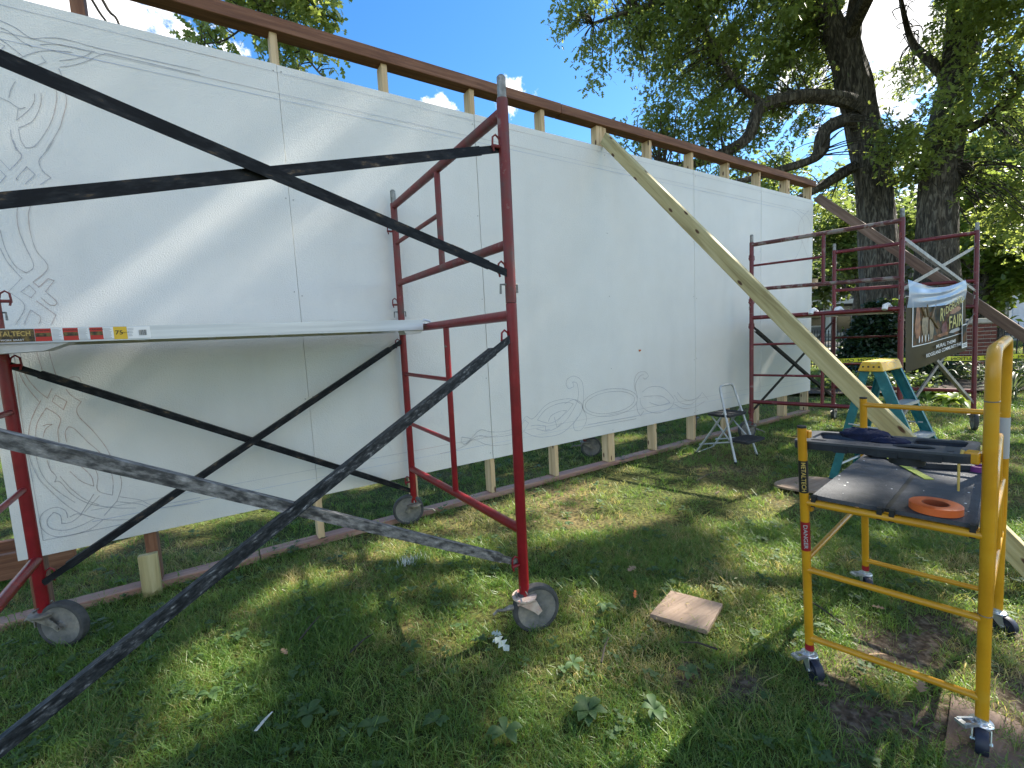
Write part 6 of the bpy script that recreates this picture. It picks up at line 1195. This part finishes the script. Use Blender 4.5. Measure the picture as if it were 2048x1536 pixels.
# clipped conifer and light shrub in the bed
def shrub(name, label, x, y, h, rad, m, seed, n=900, size=.10, cone=True, per=14, spread=.08):
    r_ = np.random.default_rng(seed); t = thing(name, label, 'shrub', (x, y, 0)); g = G()
    for k in range(5):
        a = k*1.3; g.tube([V3(x, y, -.05), V3(x+.1*math.cos(a), y+.1*math.sin(a), h*.4), V3(x+.3*rad*math.cos(a), y+.3*rad*math.sin(a), h*.8)], [.03, .022, .008], 6)
    g.obj('stem', M['twig'], t); zz = r_.uniform(.02, 1, n); aa = r_.uniform(0, 6.28, n)
    prof = (1-zz)**.65*(1+.12*np.sin(5*aa+zz*9)+.10*np.sin(3*aa-zz*14)) if cone else np.sqrt(np.clip(1-(2*zz-1)**2*.8, 0, 1)); q = rad*prof*r_.uniform(.55, 1.05, n)
    P = clusters(np.stack([x+np.cos(aa)*q, y+np.sin(aa)*q, zz*h], 1), per, spread, r_); P = P[P[:, 2] > .01]; V, F = leaves(P, size, r_, SV, SF, droop=.1, flat=.9); o = fast_mesh('foliage', V, F, m, t); o['kind'] = 'stuff'
shrub('conifer_shrub', 'dark green conical conifer behind the far scaffold tower', 11.1, .95, 1.5, .72, M['yew_leaf'], 91)
shrub('leafy_shrub', 'bright green leafy shrub against the foot of the leaning oak', 12.9, 1.15, 1.55, .50, M['lime_mix'], 92, n=260, size=.13, cone=False, per=10)
shrub('conifer_shrub', 'low dark spreading evergreen at the foot of the conical conifer', 10.4, .30, .50, .75, M['yew_leaf'], 93, n=420, cone=False)
shrub('leafy_shrub', 'small white flowered shrub on the lawn left of the conifer', 14.6, 4.4, .8, .6, M['frond_leaf'], 94, n=240, size=.09, cone=False)
def hosta(name, label, x, y, n, ln, wd, m, seed, up=.75, group=None, cat='plant', z0=.05):
    r_ = np.random.default_rng(seed); t = thing(name, label, cat, (x, y, 0), group=group)
    for k in range(n):
        a = k*2.4+r_.uniform(-.3, .3); l = ln*r_.uniform(.6, 1.1); e = up*(1-.7*k/n)+r_.uniform(-.1, .1); g = G(); vs = []; d = V3(math.cos(a), math.sin(a), 0); s = V3(-d[1], d[0], 0); m_ = 6
        for j in range(m_+1):
            q = j/m_; w = wd*math.sin(math.pi*min(1, q*1.02))**.8*(1-.35*q)*.5; z = l*(e*math.sin(q*1.7)*.75-.55*q*q*(1-.5*e)); p = V3(x, y, z0)+d*l*q*.9+V3(0, 0, z); vs += [p-s*w+V3(0, 0, w*.35), p, p+s*w+V3(0, 0, w*.35)]
        fs = []
        for j in range(m_): b = j*3; fs += [(b, b+1, b+4, b+3), (b+1, b+2, b+5, b+4)]
        g.add(vs, fs); g.obj('leaf', m, t, smooth=True)
    return t
HP_ = [('lime green hosta at the front of the bed beneath the brick pier', 8.2, -.75, 20, .36, .17, 'lime_leaf'), ('yellow green leafy plant lowest in front of the far scaffold wheels', 7.75, -1.02, 22, .30, .12, 'lime_leaf'), ('dark green hosta clump at the right edge beside the fence', 11.2, -2.0, 26, .62, .30, 'hosta_leaf'), ('bright hosta clump right of the pier', 11.9, -1.7, 22, .55, .26, 'lime_leaf'), ('green hosta behind the tall yellow hoop', 10.3, -1.75, 24, .5, .22, 'hosta_leaf'), ('green hosta left of the brick pier', 10.9, .1, 24, .5, .22, 'hosta_leaf'), ('dark broad leaved plant beside the teal ladder top', 9.3, -.05, 24, .48, .2, 'hosta_leaf')]
for k, (lb, x, y, n, l, w, m) in enumerate(HP_): hosta('hosta_plant', lb, x, y, n, l, w, M[m], 200+k)
FP = [('pale feathery fern left of the pier foot', 9.9, -.35), ('pale feathery fern right of the pier foot', 10.9, -1.3), ('pale feathery fern nearest the right edge', 10.3, -2.4), ('small pale fern at the edge of the mulch', 9.0, -1.35), ('tall pale fern just behind the caution tape', 10.5, -.75)]
for k, (lb, x, y) in enumerate(FP): hosta('fern_plant', lb, x, y, 64, .62, .035, M['frond_leaf'], 300+k, up=1.15)
# low ground cover in the bed
r_ = np.random.default_rng(77); n = 3400; u = r_.uniform(-1, 1, n); v = r_.uniform(-1, 1, n); k = u*u+v*v < 1; u, v = u[k]*4.2, v[k]*.85
P = np.stack([10.2+u*.69+v*.72, -.55-u*.72+v*.69, r_.uniform(.06, .30, len(u))*(1-.5*r_.uniform(0, 1, len(u)))], 1); kk = (np.sin(P[:, 0]*3.1)+np.sin(P[:, 1]*2.7+1) > -.3); P = P[kk]
V, F = leaves(clusters(P, 4, .05, r_), .085, r_, SV, SF, droop=0, flat=.7); o = fast_mesh('bed_ground_cover', V, F, M['far_leaf']); meta(o, kind='stuff')

# ------------------------------------------------------------------ the lawn's grass
SRC = bpy.data.collections.new('grass_sources')      # unlinked: only instanced by the lawn
def tuft(nb, hgt, wid, lean, seed, spread):
    r_ = random.Random(seed); g = G()
    for _ in range(nb):
        a = r_.uniform(0, 6.28); px, py = r_.gauss(0, spread), r_.gauss(0, spread); h = hgt*r_.uniform(.5, 1.15); le = lean*r_.uniform(.3, 1.5); w = wid*r_.uniform(.7, 1.2); d = V3(math.cos(a), math.sin(a), 0); b = a+r_.uniform(-1.2, 1.2); s = V3(-math.sin(b), math.cos(b), 0)*w/2
        p0 = V3(px, py, -.01); p1 = p0+d*le*h*.25+V3(0, 0, h*.5); p2 = p0+d*le*h*.75+V3(0, 0, h*.86); p3 = p0+d*le*h*1.15+V3(0, 0, h*(.98-.25*le))
        g.add([p0-s, p0+s, p1-s*.9, p1+s*.9, p2-s*.6, p2+s*.6, p3], [(0, 1, 3, 2), (2, 3, 5, 4), (4, 5, 6)])
    me = bpy.data.meshes.new('grass_tuft'); me.from_pydata(g.v, [], g.f); me.materials.append(M['grass']); o = bpy.data.objects.new('grass_tuft', me); SRC.objects.link(o)
for k in range(6): tuft(16, .043, .0027, .85, k, .022)
for k in range(2): tuft(13, .070, .0030, 1.0, 20+k, .020)
for k in range(2): tuft(12, .032, .0026, 1.25, 30+k, .028)
def clover(seed):
    r_ = random.Random(seed); g = G()
    for _ in range(7):
        px, py, h = r_.gauss(0, .022), r_.gauss(0, .022), r_.uniform(.018, .045); a0 = r_.uniform(0, 6.28)
        for j in range(3):
            a = a0+j*2.09; c = V3(px+math.cos(a)*.007, py+math.sin(a)*.007, h); g.add([c+V3(math.cos(t+a), math.sin(t+a), .12*math.cos(t))*.0068 for t in np.linspace(0, 6.28, 7)[:-1]], [(0, 1, 2, 3, 4, 5)])
    me = bpy.data.meshes.new('clover_patch'); me.from_pydata(g.v, [], g.f); me.materials.append(M['weed_leaf']); o = bpy.data.objects.new('clover_patch', me); SRC.objects.link(o)
for k in range(2): clover(40+k)
NV = 12
rg = np.random.default_rng(31)
def scatter(n, x0, x1, y0, y1, keep): 
    p = np.stack([rg.uniform(x0, x1, n), rg.uniform(y0, y1, n)], 1); return p[keep(p)]
cx_, cy_ = -.393, -2.849
def fwd(p): return (p[:, 0]-cx_)*.536+(p[:, 1]-cy_)*.844
def side(p): return (p[:, 0]-cx_)*.844-(p[:, 1]-cy_)*.536
def vis(p, a, b): f = fwd(p); s = np.abs(side(p)); return (f > a) & (f <= b) & (s < 1.30*f+.6)
Pn = scatter(330000, -3.0, 6.5, -4.2, 4.0, lambda p: vis(p, .6, 2.6)); Pm = scatter(150000, -6, 10, -7, 8, lambda p: vis(p, 2.6, 6.0)); Pf = scatter(170000, -10, 20, -14, 16, lambda p: vis(p, 6.0, 14)); Pw = scatter(110000, -10, 46, -24, 40, lambda p: vis(p, 14, 21.5) & (fwd(p) < 19.1) | vis(p, 14, 21) & (fwd(p) > 20.7))
def thin(p, dens): 
    d = dirt_at(p[:, 0], p[:, 1]); bed = ((p[:, 0]-10.2)*.69-(p[:, 1]+.55)*.72)**2/4.3**2+((p[:, 0]-10.2)*.72+(p[:, 1]+.55)*.69)**2/1.0 < 1
    patch = .5+.5*np.sin(p[:, 0]*2.3+1.1*np.sin(p[:, 1]*3.1))*np.cos(p[:, 1]*2.7+p[:, 0]*.6); return p[(rg.uniform(0, 1, len(p)) < dens*(.35+.85*patch)*(1-.93*d)) & ~bed]
Pn, Pm, Pf, Pw = thin(Pn, .62), thin(Pm, .52), thin(Pf, .5), thin(Pw, .55)
PT = np.concatenate([Pn, Pm, Pf, Pw]); fz = fwd(PT)
scl = np.interp(fz, [0, 2.6, 6, 14, 22], [.72, .85, 1.25, 1.9, 2.6])*rg.uniform(.75, 1.25, len(PT))
idx = rg.choice(NV, len(PT), p=[.012, .012]+[.12]*6+[.064, .064, .064, .064])   # clover_patch sorts before grass_tuft; 
tall = (np.abs(PT[:, 1]-.06) < .10) & (PT[:, 0] < 6.2); scl[tall] *= 1.25
me = bpy.data.meshes.new('lawn_grass'); me.vertices.add(len(PT)); me.vertices.foreach_set('co', np.stack([PT[:, 0], PT[:, 1], ground_z(PT[:, 0], PT[:, 1])-.002], 1).astype(np.float32).ravel())
a_ = me.attributes.new('turn', 'FLOAT_VECTOR', 'POINT'); a_.data.foreach_set('vector', np.stack([rg.normal(0, .12, len(PT)), rg.normal(0, .12, len(PT)), rg.uniform(0, 6.28, len(PT))], 1).astype(np.float32).ravel())
a_ = me.attributes.new('size', 'FLOAT', 'POINT'); a_.data.foreach_set('value', scl.astype(np.float32))
a_ = me.attributes.new('pick', 'INT', 'POINT'); a_.data.foreach_set('value', idx.astype(np.int32))
me.update(); go = bpy.data.objects.new('lawn_grass', me); COL.objects.link(go); meta(go, kind='stuff')
ng = bpy.data.node_groups.new('grass', 'GeometryNodeTree'); ng.interface.new_socket('Geometry', in_out='INPUT', socket_type='NodeSocketGeometry'); ng.interface.new_socket('Geometry', in_out='OUTPUT', socket_type='NodeSocketGeometry')
nn, nl = ng.nodes, ng.links; gi, gout = nn.new('NodeGroupInput'), nn.new('NodeGroupOutput'); io = nn.new('GeometryNodeInstanceOnPoints'); ci = nn.new('GeometryNodeCollectionInfo'); ci.inputs['Collection'].default_value = SRC; ci.inputs['Separate Children'].default_value = True; ci.inputs['Reset Children'].default_value = True
def nattr(n, t): q = nn.new('GeometryNodeInputNamedAttribute'); q.data_type = t; q.inputs['Name'].default_value = n; return q.outputs['Attribute']
nl.new(gi.outputs[0], io.inputs['Points']); nl.new(ci.outputs[0], io.inputs['Instance']); io.inputs['Pick Instance'].default_value = True
nl.new(nattr('pick', 'INT'), io.inputs['Instance Index']); nl.new(nattr('turn', 'FLOAT_VECTOR'), io.inputs['Rotation']); nl.new(nattr('size', 'FLOAT'), io.inputs['Scale']); nl.new(io.outputs[0], gout.inputs[0])
go.modifiers.new('grass', 'NODES').node_group = ng

# weeds, fallen leaves and scraps
WD = [(.88, -1.51, .8, 'small broad leaved weed beside the orange fallen leaf'), (1.28, -1.43, .7, 'small broad leaved weed just beyond the square board'), (1.02, -1.28, .7, 'small broad leaved weed halfway between the near caster post and the square board'),
      (.20, -1.78, .9, 'broad leaved weed left of the large plantain, below the pale oak sprig'), (.05, -1.62, .9, 'broad leaved weed in the bottom foreground below the near caster, left of the sprig'), (-.12, -1.52, .8, 'broad leaved weed midway between the torn paper scrap and the sprig'),
      (-.28, -1.35, .9, 'broad leaved weed immediately right of the torn paper scrap'), (.62, -1.98, .9, 'broad leaved weed just right of the large plantain rosette'), (.72, -1.20, .6, 'small weed directly behind the near caster wheel'),
      (-.55, -1.05, .8, 'weed up and left of the torn paper scrap, below the long dark brace'), (.10, -1.25, .7, 'small weed in the grass left of the near caster brake lever'), (1.6, -1.1, .6, 'small weed behind the square board in the sunlit grass'),
      (.55, -1.68, .8, 'weed between the pale oak sprig and the large plantain rosette'), (.84, -1.95, .8, 'weed below the square board at the edge of the bare dirt'), (-.75, -.55, .8, 'weed in deep shade just behind the long dark brace at left'),
      (-.45, -.75, .7, 'weed right of the long dark brace, below its crossing'), (2.0, -.9, .6, 'small weed in the middle of the lawn between near caster and step stool'), (1.3, -.75, .6, 'small weed right of the near red post, level with its lowest brace end'),
      (2.2, -1.55, .6, 'small weed left of the yellow scaffold post near the round board'), (.25, -.85, .6, 'small weed below the cement spattered brace beside the white splashed grass')]
def leafset(x, y, n, s, seed, lab):
    """plantain-like rosette; leaves are parts"""
    r_ = random.Random(seed); t = thing('weed_plant', lab, 'weed', (x, y, 0), group='broad leaved weeds in the lawn')
    hos(t, x, y, n, s, r_); return t
def hos(t, x, y, n, s, r_):
    for k in range(n):
        a = k*2.4+r_.uniform(-.4, .4); l = .056*s*r_.uniform(.6, 1.15); wd = l*.52; e = r_.uniform(.25, .8); d = V3(math.cos(a), math.sin(a), 0); q_ = V3(-d[1], d[0], 0); vs = []; m_ = 6
        for j in range(m_+1):
            q = j/m_; w = wd*(math.sin(math.pi*max(.04, q)**1.25)**.9)*.5+.0012; z = .006+l*(e*math.sin(q*1.8)*.6-.25*q*q)+.02; vs += [V3(x, y, z)+d*l*q-q_*w+V3(0, 0, w*.3), V3(x, y, z)+d*l*q, V3(x, y, z)+d*l*q+q_*w+V3(0, 0, w*.3)]
        g = G(); fs = []
        for j in range(m_): b = j*3; fs += [(b, b+1, b+4, b+3), (b+1, b+2, b+5, b+4)]
        g.add(vs, fs); g.obj('leaf', M['weed_leaf'], t, smooth=True)
for k, (x, y, s, lab) in enumerate(WD): leafset(x, y, random.randint(5, 9), s*.98, 400+k, lab)
big = thing('plantain_weed', 'large plantain rosette with broad grey green leaves in the middle foreground', 'weed', (.455, -1.865, 0)); hos(big, .455, -1.865, 14, .95, random.Random(5))
def leaf_at(name, label, cat, x, y, s, m, seed, z=.045, group=None, n=1):
    r_ = np.random.default_rng(seed); P = np.array([[x, y, z]])+r_.normal(0, .018 if n > 1 else 0, (n, 3))*np.array([1, 1, .3]); V, F = leaves(P, s, r_, droop=.1, flat=.35)
    o = fast_mesh(name, V-np.array([x, y, z]), F, m); o.location = (x, y, z); meta(o, label, cat, group)
leaf_at('leaf_sprig', 'pale fallen oak sprig with whitish leaf undersides in front of the near caster', 'leaf', .40, -1.44, .060, M['pale_leaf'], 1, n=4, z=.05)
leaf_at('fallen_leaf', 'single orange leaf on the grass left of the square board', 'leaf', 1.0, -1.56, .05, M['orange_leaf'], 2)
leaf_at('fallen_leaf', 'pale dry leaf under the wall seen between two studs', 'leaf', 2.78, 1.71, .20, M['pale_leaf'], 3)
DL = [(1.23, -1.36, 'dry brown leaf on the grass behind the square board'), (1.15, -.6, 'dry brown leaf just right of the near red post'), (1.75, -.75, 'dry brown leaf in the middle of the lawn below the oval drawing'), (.1, -.2, 'dry brown leaf in front of the sill plate under the cement spattered brace'),
      (2.5, -1.0, 'dry brown leaf on the lawn in front of the step stool'), (1.45, -2.30, 'dry brown leaf on the bare dirt under the yellow scaffold'), (1.12, -2.22, 'dry brown leaf beside the left front wheel of the yellow scaffold'), (-.3, -1.0, 'dry brown leaf in the shade right of the long dark brace'),
      (1.33, -2.42, 'dry brown leaf on the dirt beyond the near right yellow post'), (1.75, -2.2, 'dry brown leaf behind the lower yellow rungs')]
for k, (x, y, lab) in enumerate(DL): leaf_at('fallen_leaf', lab, 'leaf', x, y, .05, M['dry_leaf'], 20+k, group='dry leaves scattered on the lawn', z=.03)
g = G(); a, b = V3(-.425, -1.345, .045), V3(-.375, -1.30, .050); s = V3(.010, -.012, .004); g.add([a-s*.4, a+s*.5, (a+b)/2+s*.8+V3(0, 0, .006), b+s*.3, b-s*.2, (a+b)/2-s*.6], [(0, 1, 2, 5), (5, 2, 3, 4)]); g.obj('paper_scrap', M['paper'], None, label='torn strip of pale bark or paper lying in the grass at lower left', cat='scrap', loc=tuple(a))
for k, (x, y, a, l) in enumerate(((2.55, -.78, .1, .30), (-.25, -.95, .9, .16), (.62, -1.75, .6, .14), (1.5, -2.15, 1.2, .2), (-.1, -1.15, .5, .12), (1.0, -1.95, 2.2, .13))):
    g = G(); d = V3(math.cos(a), math.sin(a), 0); p = V3(x, y, .04); g.tube([p, p+d*l*.5+V3(.008, .01, .004), p+d*l], [.004, .0032, .0015], 5); g.obj('fallen_twig', M['twig'], None, label=['long dark twig on the grass in front of the step stool', 'thin twig beside the near brace', 'thin twig by the large plantain', 'thin twig in the dirt under the yellow scaffold', 'short twig in the shaded grass at lower left', 'short twig in front of the square board'][k], cat='twig', loc=tuple(p))
g = G()
for k in range(70):
    x, y = .34+random.gauss(0, .05), -.57+random.gauss(0, .018); h = random.uniform(.03, .06); a = random.uniform(0, 6.28); d = V3(math.cos(a), math.sin(a), 0)*.014; g.add([V3(x-.0016, y, .01), V3(x+.0016, y, .01), V3(x, y, h)+d], [(0, 1, 2)])
meta(g.obj('paint_splashed_grass', M['white'], None), kind='stuff')
